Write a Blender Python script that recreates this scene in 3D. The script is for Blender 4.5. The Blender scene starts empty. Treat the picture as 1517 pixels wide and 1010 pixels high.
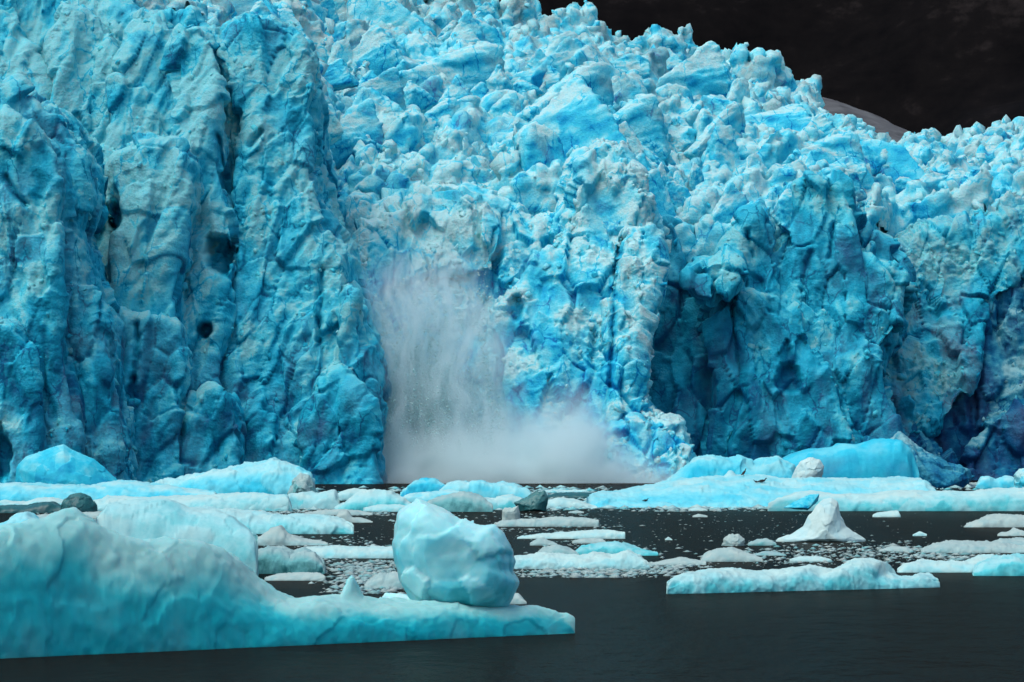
import bpy, bmesh, math, random, time
T0 = time.time()
import numpy as np
R = math.radians
random.seed(7)
rng = np.random.default_rng(7)
sc = bpy.context.scene

# ------------------------------------------------------------------ camera
CAM_H, FPX, CX, HY = 6.0, 6000.0, 758.5, 662.0     # camera height, focal length and horizon (photo pixels)
cam_d = bpy.data.cameras.new('camera')
cam = bpy.data.objects.new('camera', cam_d)
sc.collection.objects.link(cam)
cam.location = (0, 0, CAM_H)
cam.rotation_euler = (R(90), 0, 0)
cam_d.sensor_width = 36
cam_d.lens = 36 * FPX / 1517
cam_d.shift_y = (HY - 505) / 1517
cam_d.clip_start = 1
cam_d.clip_end = 12000
sc.camera = cam

# ------------------------------------------------------------------ world, sun, exposure
SUN_EL, SUN_AZ = R(63), R(-130)      # azimuth from +Y (view direction), negative = left
world = bpy.data.worlds.new('World')
sc.world = world
world.use_nodes = True
wn = world.node_tree
bg = wn.nodes['Background']
sky = wn.nodes.new('ShaderNodeTexSky')
sky.sky_type = 'NISHITA'
sky.sun_disc = False
sky.sun_elevation = SUN_EL
sky.sun_rotation = SUN_AZ
sky.air_density = 1.0
sky.dust_density = 3.0
sky.ozone_density = 1.0
wn.links.new(sky.outputs[0], bg.inputs[0])
bg.inputs[1].default_value = 0.115
sun_d = bpy.data.lights.new('sun', 'SUN')
sun_d.energy = 1.15
sun_d.angle = R(50)
sun_d.color = (1.0, 0.985, 0.96)
sun = bpy.data.objects.new('sun', sun_d)
sc.collection.objects.link(sun)
sun.location = (-200, 200, 300)
sun.rotation_euler = (R(90) - SUN_EL, 0, math.pi - SUN_AZ)
sc.view_settings.view_transform = 'Standard'
sc.view_settings.look = 'None'
sc.view_settings.exposure = 0.62
sc.view_settings.gamma = 1.0
sc.cycles.volume_bounces = 8
sc.cycles.max_bounces = 9
sc.cycles.use_adaptive_sampling = True
sc.cycles.adaptive_threshold = 0.03
sc.cycles.diffuse_bounces = 4
sc.cycles.glossy_bounces = 2
sc.cycles.volume_step_rate = 0.45
sc.cycles.volume_max_steps = 96

# ------------------------------------------------------------------ numpy noise
_p = np.arange(256); rng.shuffle(_p)
PERM = np.concatenate([_p, _p, _p]).astype(np.int32)
_g = rng.normal(size=(256, 3)); GRAD = (_g / np.linalg.norm(_g, axis=1)[:, None]).astype(np.float32)
RND = rng.random((256, 4)).astype(np.float32); RND3 = np.ascontiguousarray(RND[:, :3])

def perlin(p):
    p = np.asarray(p, np.float32)
    f = np.floor(p); i = f.astype(np.int32) & 255; f = p - f
    u = f * f * f * (f * (f * 6 - 15) + 10)
    res = 0
    for a in (0, 1):
        wa = u[:, 0] if a else 1 - u[:, 0]
        ha = PERM[i[:, 0] + a]
        for b in (0, 1):
            wb = wa * (u[:, 1] if b else 1 - u[:, 1])
            hb = PERM[ha + ((i[:, 1] + b) & 255)]
            for c in (0, 1):
                w = wb * (u[:, 2] if c else 1 - u[:, 2])
                g = GRAD[PERM[hb + ((i[:, 2] + c) & 255)]]
                res = res + w * (g[:, 0] * (f[:, 0] - a) + g[:, 1] * (f[:, 1] - b) + g[:, 2] * (f[:, 2] - c))
    return res * 1.5

def vnoise(p, o=2, off=0.0):
    """three-channel value noise, roughly -1..1"""
    p = np.asarray(p, np.float32) + np.float32(off); out = 0; amp = 1.0
    for _ in range(o):
        f = np.floor(p); i = f.astype(np.int32) & 255; f = p - f
        u = f * f * (3 - 2 * f); res = 0
        for a in (0, 1):
            wa = u[:, 0] if a else 1 - u[:, 0]; ha = PERM[i[:, 0] + a]
            for b in (0, 1):
                wb = wa * (u[:, 1] if b else 1 - u[:, 1]); hb = PERM[ha + ((i[:, 1] + b) & 255)]
                for c in (0, 1):
                    w = wb * (u[:, 2] if c else 1 - u[:, 2])
                    res = res + w[:, None] * RND3[PERM[hb + ((i[:, 2] + c) & 255)]]
        out = out + amp * (res * 2 - 1); p = p * np.float32(2.03) + np.float32(11.7); amp *= 0.5
    return out

def fbm(p, o=3, gain=0.5, off=0.0):
    p = np.asarray(p, np.float32) + off; s = 0; a = 1.0
    for k in range(o):
        s = s + a * perlin(p); p = p * 2.03 + 11.7; a *= gain
    return s

def ridged(p, o=3, gain=0.5, off=0.0):
    p = np.asarray(p, np.float32) + off; s = 0; a = 1.0
    for k in range(o):
        s = s + a * (1 - 2 * np.abs(perlin(p))); p = p * 2.03 + 11.7; a *= gain
    return s

def voronoi(p, jit=0.75):
    """F1, F2, random values (n,4) and vector to the nearest cell point"""
    p = np.asarray(p, np.float32)
    b = np.floor(p - 0.5).astype(np.int32)
    n = len(p)
    f1 = np.full(n, 9e9, np.float32); f2 = f1.copy(); hid = np.zeros(n, np.int32); vec = np.zeros((n, 3), np.float32)
    for dx in (0, 1):
        for dy in (0, 1):
            for dz in (0, 1):
                c = b + np.array([dx, dy, dz], np.int32)
                h = PERM[PERM[PERM[c[:, 0] & 255] + (c[:, 1] & 255)] + (c[:, 2] & 255)]
                q = c + 0.5 + (RND[h, :3] - 0.5) * jit
                v = p - q
                d = np.einsum('ij,ij->i', v, v)
                nearer = d < f1
                f2 = np.where(nearer, f1, np.minimum(f2, d))
                f1 = np.where(nearer, d, f1)
                hid = np.where(nearer, h, hid)
                vec[nearer] = v[nearer]
    return np.sqrt(f1), np.sqrt(f2), RND[hid], vec

def sstep(a, b, x):
    t = np.clip((x - a) / (b - a), 0, 1)
    return t * t * (3 - 2 * t)

# ------------------------------------------------------------------ mesh helpers
ORIGIN = {}
def link(o):
    sc.collection.objects.link(o); return o

def tag(o, label=None, cat=None, group=None, kind=None):
    if label: o['label'] = label
    if cat: o['category'] = cat
    if group: o['group'] = group
    if kind: o['kind'] = kind
    return o

def empty(name, loc):
    o = link(bpy.data.objects.new(name, None)); o.location = loc
    o.empty_display_size = 1
    ORIGIN[o.name] = np.array(loc, float); return o

def raw_mesh(name, V, F, attrs=None, smooth=True):
    me = bpy.data.meshes.new(name)
    V = np.ascontiguousarray(V, np.float32)
    if isinstance(F, np.ndarray):
        n, k = F.shape
        me.vertices.add(len(V)); me.vertices.foreach_set('co', V.ravel())
        me.loops.add(n * k); me.loops.foreach_set('vertex_index', np.ascontiguousarray(F, np.int32).ravel())
        me.polygons.add(n); me.polygons.foreach_set('loop_start', np.arange(0, n * k, k, dtype=np.int32))
        me.polygons.foreach_set('loop_total', np.full(n, k, np.int32))
    else:
        me.from_pydata(V.tolist(), [], F)
    me.update(calc_edges=True)
    if attrs:
        for a, val in attrs.items():
            at = me.attributes.new(a, 'FLOAT', 'POINT'); at.data.foreach_set('value', np.ascontiguousarray(val, np.float32))
    if smooth:
        me.polygons.foreach_set('use_smooth', np.ones(len(me.polygons), bool))
    me.validate()
    return me

def mk(name, V, F, mat, parent=None, origin=None, attrs=None, smooth=True):
    V = np.asarray(V, float)
    if origin is None:
        origin = np.array([(V[:, 0].min() + V[:, 0].max()) / 2, (V[:, 1].min() + V[:, 1].max()) / 2, max(V[:, 2].min(), 0.0)])
    me = raw_mesh(name, V - origin, F, attrs, smooth)
    me.materials.append(mat)
    o = link(bpy.data.objects.new(name, me))
    po = ORIGIN[parent.name] if parent else np.zeros(3)
    o.location = origin - po
    if parent: o.parent = parent
    ORIGIN[o.name] = np.array(origin, float)
    return o

def remesh_np(V, F, voxel): return remesh(V, F, voxel, raw_mesh('tmp', V, F))

def remesh(V, F, voxel, me=None):
    if me is None:
        me = bpy.data.meshes.new('tmp'); me.from_pydata([tuple(map(float, v)) for v in V], [], F); me.update()
    o = link(bpy.data.objects.new('tmp', me))
    m = o.modifiers.new('r', 'REMESH'); m.mode = 'VOXEL'; m.voxel_size = voxel; m.adaptivity = 0
    dg = bpy.context.evaluated_depsgraph_get(); dg.update()
    e = o.evaluated_get(dg); em = e.to_mesh()
    nv = len(em.vertices); co = np.empty(nv * 3, np.float32); em.vertices.foreach_get('co', co)
    no = np.empty(nv * 3, np.float32); em.vertex_normals.foreach_get('vector', no)
    nl = len(em.loops); li = np.empty(nl, np.int32); em.loops.foreach_get('vertex_index', li)
    tot = np.empty(len(em.polygons), np.int32); em.polygons.foreach_get('loop_total', tot)
    assert (tot == 4).all()
    e.to_mesh_clear(); bpy.data.objects.remove(o); bpy.data.meshes.remove(me)
    return co.reshape(-1, 3), li.reshape(-1, 4), no.reshape(-1, 3)

def smooth_verts(V, F, it=2, k=0.6):
    E = np.concatenate([F[:, [0, 1]], F[:, [1, 2]], F[:, [2, 3]], F[:, [3, 0]]])
    a = np.concatenate([E[:, 0], E[:, 1]]); b = np.concatenate([E[:, 1], E[:, 0]])
    cnt = np.bincount(a, minlength=len(V))[:, None].clip(1)
    for _ in range(it):
        s = np.stack([np.bincount(a, V[b, c], minlength=len(V)) for c in range(3)], 1)
        V = (1 - k) * V + k * s / cnt
    return V.astype(np.float32)

def normals(V, F):
    a = V[F[:, 2]] - V[F[:, 0]]; b = V[F[:, 3]] - V[F[:, 1]]
    fn = np.cross(a, b)
    N = np.zeros_like(V)
    for k in range(4):
        for c in range(3):
            N[:, c] += np.bincount(F[:, k], fn[:, c], minlength=len(V))
    return N / np.linalg.norm(N, axis=1)[:, None].clip(1e-9)

def wx(px, Y): return (px - CX) * Y / FPX
def wz(py, Y): return CAM_H + (HY - py) * Y / FPX
def fy(yw): return CAM_H * FPX / (yw - HY)          # distance at which the water surface sits on that photo row

# ------------------------------------------------------------------ materials
def nodes_of(name):
    m = bpy.data.materials.new(name); m.use_nodes = True
    nt = m.node_tree; b = nt.nodes['Principled BSDF']
    return m, nt, b

def nd(nt, typ, **kw):
    n = nt.nodes.new(typ)
    for k, v in kw.items(): setattr(n, k, v)
    return n

def math_node(nt, op, a, b=None, clamp=False):
    n = nd(nt, 'ShaderNodeMath', operation=op); n.use_clamp = clamp
    for i, v in enumerate((a, b)):
        if v is None: continue
        if isinstance(v, (int, float)): n.inputs[i].default_value = v
        else: nt.links.new(v, n.inputs[i])
    return n.outputs[0]

def noise_node(nt, vec, scale, detail=4, rough=0.55):
    n = nd(nt, 'ShaderNodeTexNoise'); n.inputs['Scale'].default_value = scale
    n.inputs['Detail'].default_value = detail; n.inputs['Roughness'].default_value = rough
    nt.links.new(vec, n.inputs['Vector']); return n.outputs['Fac']

def ridge_node(nt, vec, scale, detail=5):
    n = nd(nt, 'ShaderNodeTexNoise', noise_type='RIDGED_MULTIFRACTAL'); n.normalize = True
    n.inputs['Scale'].default_value = scale; n.inputs['Detail'].default_value = detail; n.inputs['Roughness'].default_value = 0.6
    nt.links.new(vec, n.inputs['Vector']); return n.outputs['Fac']

def cell_node(nt, vec, scale):
    n = nd(nt, 'ShaderNodeTexVoronoi', feature='F1'); n.inputs['Scale'].default_value = scale
    nt.links.new(vec, n.inputs['Vector']); return n.outputs['Distance']

def ice_mat(name, stops, dirt=(0.24, 0.27, 0.25), s=1.0, bump=0.25, rough=0.65, spec=0.15, sss=0.0, grain=0.35, sharp=False, srad=(0.25, 0.8, 1.0), sscale=0.5):
    """ice: attribute 'fresh' runs from weathered crust (0) to dense clear ice (1), with painted shade on the glacier, 'dirt' adds rock flour"""
    m, nt, b = nodes_of(name); L = nt.links
    geo = nd(nt, 'ShaderNodeNewGeometry')
    pos = geo.outputs['Position']
    fa = nd(nt, 'ShaderNodeAttribute', attribute_name='fresh').outputs['Fac']
    da = nd(nt, 'ShaderNodeAttribute', attribute_name='dirt').outputs['Fac']
    n1 = noise_node(nt, pos, 0.9 * s, 6, 0.62)
    n2 = noise_node(nt, pos, 3.2 * s, 5, 0.65)
    f = math_node(nt, 'ADD', fa, math_node(nt, 'MULTIPLY', math_node(nt, 'SUBTRACT', n1, 0.5), grain * 1.5))
    f = math_node(nt, 'ADD', f, math_node(nt, 'MULTIPLY', math_node(nt, 'SUBTRACT', n2, 0.5), grain), True)
    if sharp:      # thin fracture lines showing clear blue ice
        mp = nd(nt, 'ShaderNodeMapping'); mp.inputs['Rotation'].default_value = (0, R(24), R(10)); mp.inputs['Scale'].default_value = (1, 1, 0.45)
        wob = nd(nt, 'ShaderNodeVectorMath', operation='MULTIPLY_ADD'); nz = nd(nt, 'ShaderNodeTexNoise'); nz.inputs['Scale'].default_value = 0.7; nz.inputs['Detail'].default_value = 3
        L.new(pos, nz.inputs['Vector']); L.new(nz.outputs['Color'], wob.inputs[0]); wob.inputs[1].default_value = (1.6, 1.6, 1.6); L.new(pos, wob.inputs[2])
        L.new(wob.outputs[0], mp.inputs['Vector'])
        ve = nd(nt, 'ShaderNodeTexVoronoi', feature='DISTANCE_TO_EDGE'); ve.inputs['Scale'].default_value = 0.3; L.new(mp.outputs[0], ve.inputs['Vector'])
        line = math_node(nt, 'SUBTRACT', 1.0, math_node(nt, 'MULTIPLY', ve.outputs['Distance'], 22.0), True)
        gate = math_node(nt, 'MULTIPLY', math_node(nt, 'SUBTRACT', noise_node(nt, pos, 0.16, 2), 0.47), 9.0, True)
        f = math_node(nt, 'ADD', f, math_node(nt, 'MULTIPLY', math_node(nt, 'MULTIPLY', line, gate), 0.5), True)
    ramp = nd(nt, 'ShaderNodeValToRGB'); cr = ramp.color_ramp
    while len(cr.elements) < len(stops): cr.elements.new(0.5)
    for e, (p, c) in zip(cr.elements, stops): e.position = p; e.color = (*c, 1)
    L.new(f, ramp.inputs[0])
    mix = nd(nt, 'ShaderNodeMix', data_type='RGBA')
    d = math_node(nt, 'MULTIPLY', da, math_node(nt, 'MULTIPLY', n2, 1.7), True)
    L.new(d, mix.inputs['Factor']); L.new(ramp.outputs[0], mix.inputs['A']); mix.inputs['B'].default_value = (*dirt, 1)
    L.new(mix.outputs['Result'], b.inputs['Base Color'])
    b.inputs['Roughness'].default_value = rough
    b.inputs['Specular IOR Level'].default_value = spec
    if sss:
        b.inputs['Subsurface Weight'].default_value = sss
        b.inputs['Subsurface Radius'].default_value = srad
        b.inputs['Subsurface Scale'].default_value = sscale
    if bump:
        bn = nd(nt, 'ShaderNodeBump'); bn.inputs['Strength'].default_value = bump; bn.inputs['Distance'].default_value = 0.35 / s
        h = math_node(nt, 'ADD', math_node(nt, 'MULTIPLY', ridge_node(nt, pos, 0.55 * s), 0.8), math_node(nt, 'MULTIPLY', cell_node(nt, pos, 2.6 * s), 0.35)) if sharp else math_node(nt, 'ADD', n1, math_node(nt, 'MULTIPLY', n2, 0.5))
        L.new(h, bn.inputs['Height']); L.new(bn.outputs[0], b.inputs['Normal'])
    return m

CYAN = [(0.0, (0.38, 0.65, 0.66)), (0.15, (0.18, 0.63, 0.71)), (0.4, (0.035, 0.52, 0.68)), (0.7, (0.0, 0.32, 0.56)), (1.0, (0.0, 0.15, 0.39))]
TEAL = [(0.0, (0.17, 0.50, 0.54)), (0.15, (0.065, 0.49, 0.59)), (0.4, (0.008, 0.38, 0.54)), (0.7, (0.0, 0.22, 0.34)), (1.0, (0.0, 0.115, 0.24))]
NAVY = [(0.0, (0.18, 0.40, 0.44)), (0.25, (0.03, 0.26, 0.36)), (0.5, (0.0, 0.13, 0.26)), (0.75, (0.0, 0.07, 0.18)), (1.0, (0.0, 0.04, 0.13))]
M_CYAN = ice_mat('weathered_cyan_ice', CYAN, bump=0.8, grain=0.32, sharp=True, sss=0.35, srad=(0.15, 0.8, 1.0), sscale=0.6)
M_TEAL = ice_mat('teal_wall_ice', TEAL, bump=0.8, grain=0.28, sharp=True, sss=0.45, srad=(0.15, 0.8, 1.0), sscale=0.9)
M_NAVY = ice_mat('dense_shaded_navy_ice', NAVY, bump=0.7, sharp=True)  # dense ice blue, darkened to hold the shade of the undercut recess
BW = [(0.0, (0.42, 0.62, 0.59)), (0.35, (0.28, 0.59, 0.61)), (0.65, (0.08, 0.50, 0.54)), (1.0, (0.0, 0.22, 0.28))]
BG = [(0.0, (0.36, 0.48, 0.45)), (0.4, (0.25, 0.42, 0.42)), (0.7, (0.12, 0.38, 0.39)), (1.0, (0.02, 0.15, 0.16))]
BC = [(0.0, (0.36, 0.64, 0.64)), (0.3, (0.15, 0.59, 0.67)), (0.6, (0.02, 0.48, 0.64)), (1.0, (0.0, 0.24, 0.46))]
BD = [(0.0, (0.05, 0.18, 0.18)), (0.4, (0.014, 0.11, 0.12)), (0.7, (0.01, 0.08, 0.09)), (1.0, (0.0, 0.04, 0.05))]
M_WHITE = ice_mat('white_berg_ice', BW, s=2.2, bump=0.2, grain=0.22)
M_GREY = ice_mat('grey_floe_ice', BG, s=2.2, bump=0.25, grain=0.3)
M_SNOWY = ice_mat('snow_white_ice', [(0.0, (0.47, 0.65, 0.62)), (0.4, (0.36, 0.61, 0.63)), (1.0, (0.15, 0.5, 0.55))], s=2.2, bump=0.12, grain=0.2)
M_BLUE = ice_mat('blue_berg_ice', BC, s=1.6, bump=0.2, grain=0.2)
M_DARK = ice_mat('dark_green_clear_ice', BD, s=2.2, bump=0.15, grain=0.2, rough=0.3, spec=0.25)
M_FRONT = ice_mat('frosted_teal_berg_ice', [(0.0, (0.27, 0.54, 0.52)), (0.25, (0.14, 0.51, 0.52)), (0.5, (0.025, 0.42, 0.47)), (0.75, (0.0, 0.35, 0.42)), (1.0, (0.0, 0.15, 0.19))],
                  s=5.0, bump=0.1, grain=0.08, rough=0.45, sss=0.8)
M_BALL = ice_mat('pale_translucent_ice', [(0.0, (0.40, 0.69, 0.67)), (0.4, (0.30, 0.68, 0.71)), (0.7, (0.12, 0.60, 0.68)), (1.0, (0.02, 0.38, 0.44))],
                 s=5.0, bump=0.12, grain=0.12, rough=0.4, sss=0.8)

# water
M_WATER, nt, b = nodes_of('silty_dark_water')
geo = nd(nt, 'ShaderNodeNewGeometry'); mp = nd(nt, 'ShaderNodeMapping'); mp.inputs['Scale'].default_value = (0.8, 0.22, 1)
nt.links.new(geo.outputs['Position'], mp.inputs['Vector'])
w1 = noise_node(nt, mp.outputs[0], 0.55, 6, 0.6); w2 = noise_node(nt, mp.outputs[0], 3.0, 4, 0.6)
hh = math_node(nt, 'ADD', w1, math_node(nt, 'MULTIPLY', w2, 0.25))
bn = nd(nt, 'ShaderNodeBump'); bn.inputs['Strength'].default_value = 0.7; bn.inputs['Distance'].default_value = 0.3
nt.links.new(hh, bn.inputs['Height']); nt.links.new(bn.outputs[0], b.inputs['Normal'])
b.inputs['Base Color'].default_value = (0.0100, 0.0092, 0.0068, 1); b.inputs['Roughness'].default_value = 0.3
b.inputs['Specular IOR Level'].default_value = 0.0
gl = nd(nt, 'ShaderNodeBsdfGlossy'); gl.inputs['Roughness'].default_value = 0.13; nt.links.new(bn.outputs[0], gl.inputs['Normal'])
ms = nd(nt, 'ShaderNodeMixShader'); ms.inputs[0].default_value = 0.10
nt.links.new(b.outputs[0], ms.inputs[1]); nt.links.new(gl.outputs[0], ms.inputs[2]); nt.links.new(ms.outputs[0], nt.nodes['Material Output'].inputs['Surface'])

# rock
M_ROCK, nt, b = nodes_of('wet_black_rock')
geo = nd(nt, 'ShaderNodeNewGeometry')
n1 = noise_node(nt, geo.outputs['Position'], 0.03, 8, 0.62); n2 = noise_node(nt, geo.outputs['Position'], 0.15, 8, 0.65)
rp = nd(nt, 'ShaderNodeValToRGB'); e = rp.color_ramp.elements
e[0].position = 0.38; e[0].color = (0.0006, 0.0006, 0.0009, 1); e[1].position = 0.72; e[1].color = (0.024, 0.020, 0.019, 1)
e = rp.color_ramp.elements.new(0.55); e.color = (0.0035, 0.003, 0.003, 1)
nt.links.new(math_node(nt, 'ADD', math_node(nt, 'MULTIPLY', n1, 0.6), math_node(nt, 'MULTIPLY', n2, 0.4)), rp.inputs[0])
nt.links.new(rp.outputs[0], b.inputs['Base Color'])
b.inputs['Roughness'].default_value = 0.9; b.inputs['Specular IOR Level'].default_value = 0.05

# dirty snow slope
M_SNOW, nt, b = nodes_of('dirty_grey_snow')
geo = nd(nt, 'ShaderNodeNewGeometry'); mp = nd(nt, 'ShaderNodeMapping'); mp.inputs['Scale'].default_value = (0.05, 0.05, 0.35); mp.inputs['Rotation'].default_value = (0, R(-35), 0)
nt.links.new(geo.outputs['Position'], mp.inputs['Vector'])
n1 = noise_node(nt, mp.outputs[0], 2.0, 6, 0.6)
rp = nd(nt, 'ShaderNodeValToRGB'); e = rp.color_ramp.elements
e[0].position = 0.35; e[0].color = (0.04, 0.04, 0.042, 1); e[1].position = 0.7; e[1].color = (0.12, 0.13, 0.13, 1)
nt.links.new(n1, rp.inputs[0]); nt.links.new(rp.outputs[0], b.inputs['Base Color']); b.inputs['Roughness'].default_value = 0.8

M_BIRD, nt, b = nodes_of('black_plumage')
b.inputs['Base Color'].default_value = (0.006, 0.006, 0.008, 1); b.inputs['Roughness'].default_value = 0.7
M_BEAK, nt, b = nodes_of('grey_beak')
b.inputs['Base Color'].default_value = (0.05, 0.045, 0.03, 1)

# ------------------------------------------------------------------ setting: water and mountain
def grid_faces(nx, ny):
    i = np.arange(nx * ny).reshape(ny, nx)
    return np.stack([i[:-1, :-1].ravel(), i[:-1, 1:].ravel(), i[1:, 1:].ravel(), i[1:, :-1].ravel()], 1)

xs = np.linspace(-4000, 4000, 41); ys = np.linspace(-1500, 5000, 41)
X, Y = np.meshgrid(xs, ys)
mk('water', np.stack([X.ravel(), Y.ravel(), 0 * X.ravel()], 1), grid_faces(41, 41), M_WATER, origin=np.zeros(3))['kind'] = 'structure'

xs = np.linspace(-2600, 2600, 260); ys = np.linspace(1060, 3600, 130)
X, Y = np.meshgrid(xs, ys); P = np.stack([X.ravel(), Y.ravel(), 0 * X.ravel()], 1)
Z = (P[:, 1] - 1060) * 0.62 * (1 + 0.25 * fbm(P / 900, 2)) + 40 * ridged(P / 300, 4) + 8 * fbm(P / 60, 3)
Z = np.where(P[:, 1] < 1075, -5, Z - 10).clip(-5, 1100)
P[:, 2] = Z
mk('mountain', P, grid_faces(260, 130), M_ROCK, origin=np.array([0, 1060, 0.]))['kind'] = 'structure'

# ------------------------------------------------------------------ glacier
def prism(pts, yb, yt, yback, V, F):
    """closed block of ice: front face follows pts (photo rows give its height), leaning from yb at the foot to yt at the crest"""
    pys = [p[1] for p in pts]; lo, hi = max(pys), min(pys)
    n = len(pts); base = len(V)
    front, back = [], []
    for px, py in pts:
        t = (lo - py) / max(lo - hi, 1)
        yy = yb + (yt - yb) * t
        z = wz(py, yy)
        if py >= 725: z = -2.5
        front.append((wx(px, yy), yy, z))
    for (x, yy, z) in front: back.append((x, yback, z))
    V += front + back
    F.append(list(range(base, base + n)))
    F.append(list(range(base + 2 * n - 1, base + n - 1, -1)))
    for i in range(n):
        j = (i + 1) % n
        F.append([base + j, base + i, base + n + i, base + n + j])

def dist_poly(x, z, pts):
    d = np.full(len(x), 1e9, np.float32)
    for (ax, az), (bx, bz) in zip(pts[:-1], pts[1:]):
        vx, vz = bx - ax, bz - az
        t = np.clip(((x - ax) * vx + (z - az) * vz) / (vx * vx + vz * vz + 1e-9), 0, 1)
        d = np.minimum(d, np.hypot(x - ax - t * vx, z - az - t * vz))
    return d

def carve_ice(V, N, F, fresh0, flute=1.0, crumble=1.0, cell=1.0, low=0.25, dirt_amt=0.5, lean=0.0, up=0.35, st=2.2, edge=None):
    """fluted, sheared and crumbly relief of a calving face; returns vertices and the two colour attributes"""
    p = V.astype(np.float32)
    wp = p + 1.2 * vnoise(p / 7, 2)
    wp[:, 0] -= lean * wp[:, 2]
    d = 0.9 * fbm(p * np.float32([1 / 12, 1 / 12, 1 / 20]), 2)
    fl = ridged(wp * np.float32([1 / 6.0, 1 / 8, 1 / (10 * st)]), 2, 0.5, 5.0)          # drapery of melt flutes
    fl2 = ridged(wp * np.float32([1 / 2.3, 1 / 3, 1 / (3.5 * st)]), 2, 0.55, 25.0)
    d = d + flute * (0.7 * fl + 0.28 * fl2)
    q = p + 0.25 * vnoise(p / 3, 1, 31.); q[:, 0] -= lean * q[:, 2]                   # flat broken facets
    f1, f2, rv, vec = voronoi(q * np.float32([1 / 4.2, 1 / 6.0, 1 / (4.2 * st)]), 0.9)
    pl = np.einsum('ij,ij->i', vec, rv[:, :3] - 0.5) * 4.2 + (rv[:, 3] - 0.5) * 1.5
    crk = np.exp(-((f2 - f1) / 0.045) ** 2) * (rv[:, 1] > 0.62)                         # open cracks along some of them
    d = d + cell * (pl - 0.8 * crk)
    g1, g2, sv, vec2 = voronoi(q * np.float32([1 / 1.6, 1 / 1.7, 1 / (1.4 * st)]), 0.9)
    pl2 = np.einsum('ij,ij->i', vec2, sv[:, :3] - 0.5) * 1.5 + (sv[:, 3] - 0.5) * 0.35
    patch = sstep(-0.25, 0.35, fbm(p / 9, 2, off=91.))           # crumbling zones against smooth sheared ice
    cr = 0.2 + 0.9 * patch
    tb = ridged(q * np.float32([1 / 2.4, 1 / 2.4, 1 / (1.3 * st)]), 4, 0.7, 17.)
    if edge is None: edge = 0.0
    d = d * (1 - 0.6 * edge) + crumble * (1 - 0.8 * edge) * (0.6 * (0.45 + 0.65 * patch) * pl2 + 0.26 * cr * tb)
    Vn = smooth_verts(V + N * d[:, None].astype(np.float32), F, 1, 0.28)
    Nn = normals(Vn, F)
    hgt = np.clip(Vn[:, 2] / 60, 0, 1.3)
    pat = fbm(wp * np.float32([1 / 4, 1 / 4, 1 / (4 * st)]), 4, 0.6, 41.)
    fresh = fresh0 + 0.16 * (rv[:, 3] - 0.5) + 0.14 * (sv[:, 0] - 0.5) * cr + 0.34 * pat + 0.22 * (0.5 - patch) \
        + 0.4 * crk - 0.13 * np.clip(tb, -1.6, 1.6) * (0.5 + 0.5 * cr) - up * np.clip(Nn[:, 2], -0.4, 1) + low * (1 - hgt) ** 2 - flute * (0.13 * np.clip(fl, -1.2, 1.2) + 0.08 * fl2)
    dm = fbm(p * np.float32([1 / 6, 1 / 6, 1 / 12]), 4, 0.6, 53.)
    dirt = dirt_amt * sstep(0.05, 0.75, dm + 0.25 * Nn[:, 2] + 0.12 * tb)
    return Vn, fresh, dirt

GL = tag(empty('glacier', (0, 690, 0)), 'towering blue calving glacier filling the view behind the floating ice', 'glacier')

SURF = []
def glacier_part(name, prisms, mat, fresh0, voxel=0.29, label=None, pits=(), cracks=(), smooth=2, tints=(), **kw):
    V, F = [], []
    for pr in prisms: prism(*pr, V, F)
    V, F, N = remesh(V, F, voxel)
    yb = V[:, 1].max() - 0.8                              # the side that joins the ice behind stays open
    drop = (V[F, 1] > yb).all(1) | (V[F, 2] < -1.6).all(1)
    F = F[~drop]; used = np.unique(F); mp_ = np.zeros(len(V), np.int32); mp_[used] = np.arange(len(used)); V = V[used]; F = mp_[F]
    V = smooth_verts(V, F, smooth)
    V = V + np.float32([1.7, 1.5, 0.8]) * vnoise(V / np.float32([8, 8, 17]), 2, 3.) * sstep(-2, 4, V[:, 2:3])
    Vs = smooth_verts(V, F, 12)
    edge = np.clip(np.linalg.norm(Vs - V, axis=1) / 0.28 - 0.15, 0, 1)      # arrises stay clean
    N = normals(Vs, F)
    V, fresh, dirt = carve_ice(V, N, F, fresh0, edge=edge, **kw)
    pxv = CX + V[:, 0] * FPX / V[:, 1]; pyv = HY - (V[:, 2] - CAM_H) * FPX / V[:, 1]
    front = V[:, 1] < V[:, 1].min() + 32
    for (cx, cy, rx, ry, dv) in tints:                   # local ice tone, with lit and shaded areas painted in
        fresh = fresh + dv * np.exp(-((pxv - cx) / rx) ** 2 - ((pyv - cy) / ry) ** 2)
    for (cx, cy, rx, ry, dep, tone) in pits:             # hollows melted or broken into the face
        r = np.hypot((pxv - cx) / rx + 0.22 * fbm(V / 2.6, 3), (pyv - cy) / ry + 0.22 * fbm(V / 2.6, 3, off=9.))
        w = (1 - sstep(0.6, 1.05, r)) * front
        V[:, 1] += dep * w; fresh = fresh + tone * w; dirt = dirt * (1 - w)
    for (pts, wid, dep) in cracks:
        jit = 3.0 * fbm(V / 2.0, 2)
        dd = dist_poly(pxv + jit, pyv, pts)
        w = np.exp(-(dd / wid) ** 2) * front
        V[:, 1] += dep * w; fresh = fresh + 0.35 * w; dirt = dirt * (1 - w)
    SURF.append((V, normals(V, F), np.clip(fresh, 0, 1), mat, name, pxv, pyv))
    print(name, len(V), round(time.time() - T0, 1))
    o = mk(name, V, F, mat, GL, attrs={'fresh': np.clip(fresh, 0, 1), 'dirt': np.clip(dirt, 0, 1)}, smooth=False)
    if label: o['label'] = label
    return o

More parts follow.
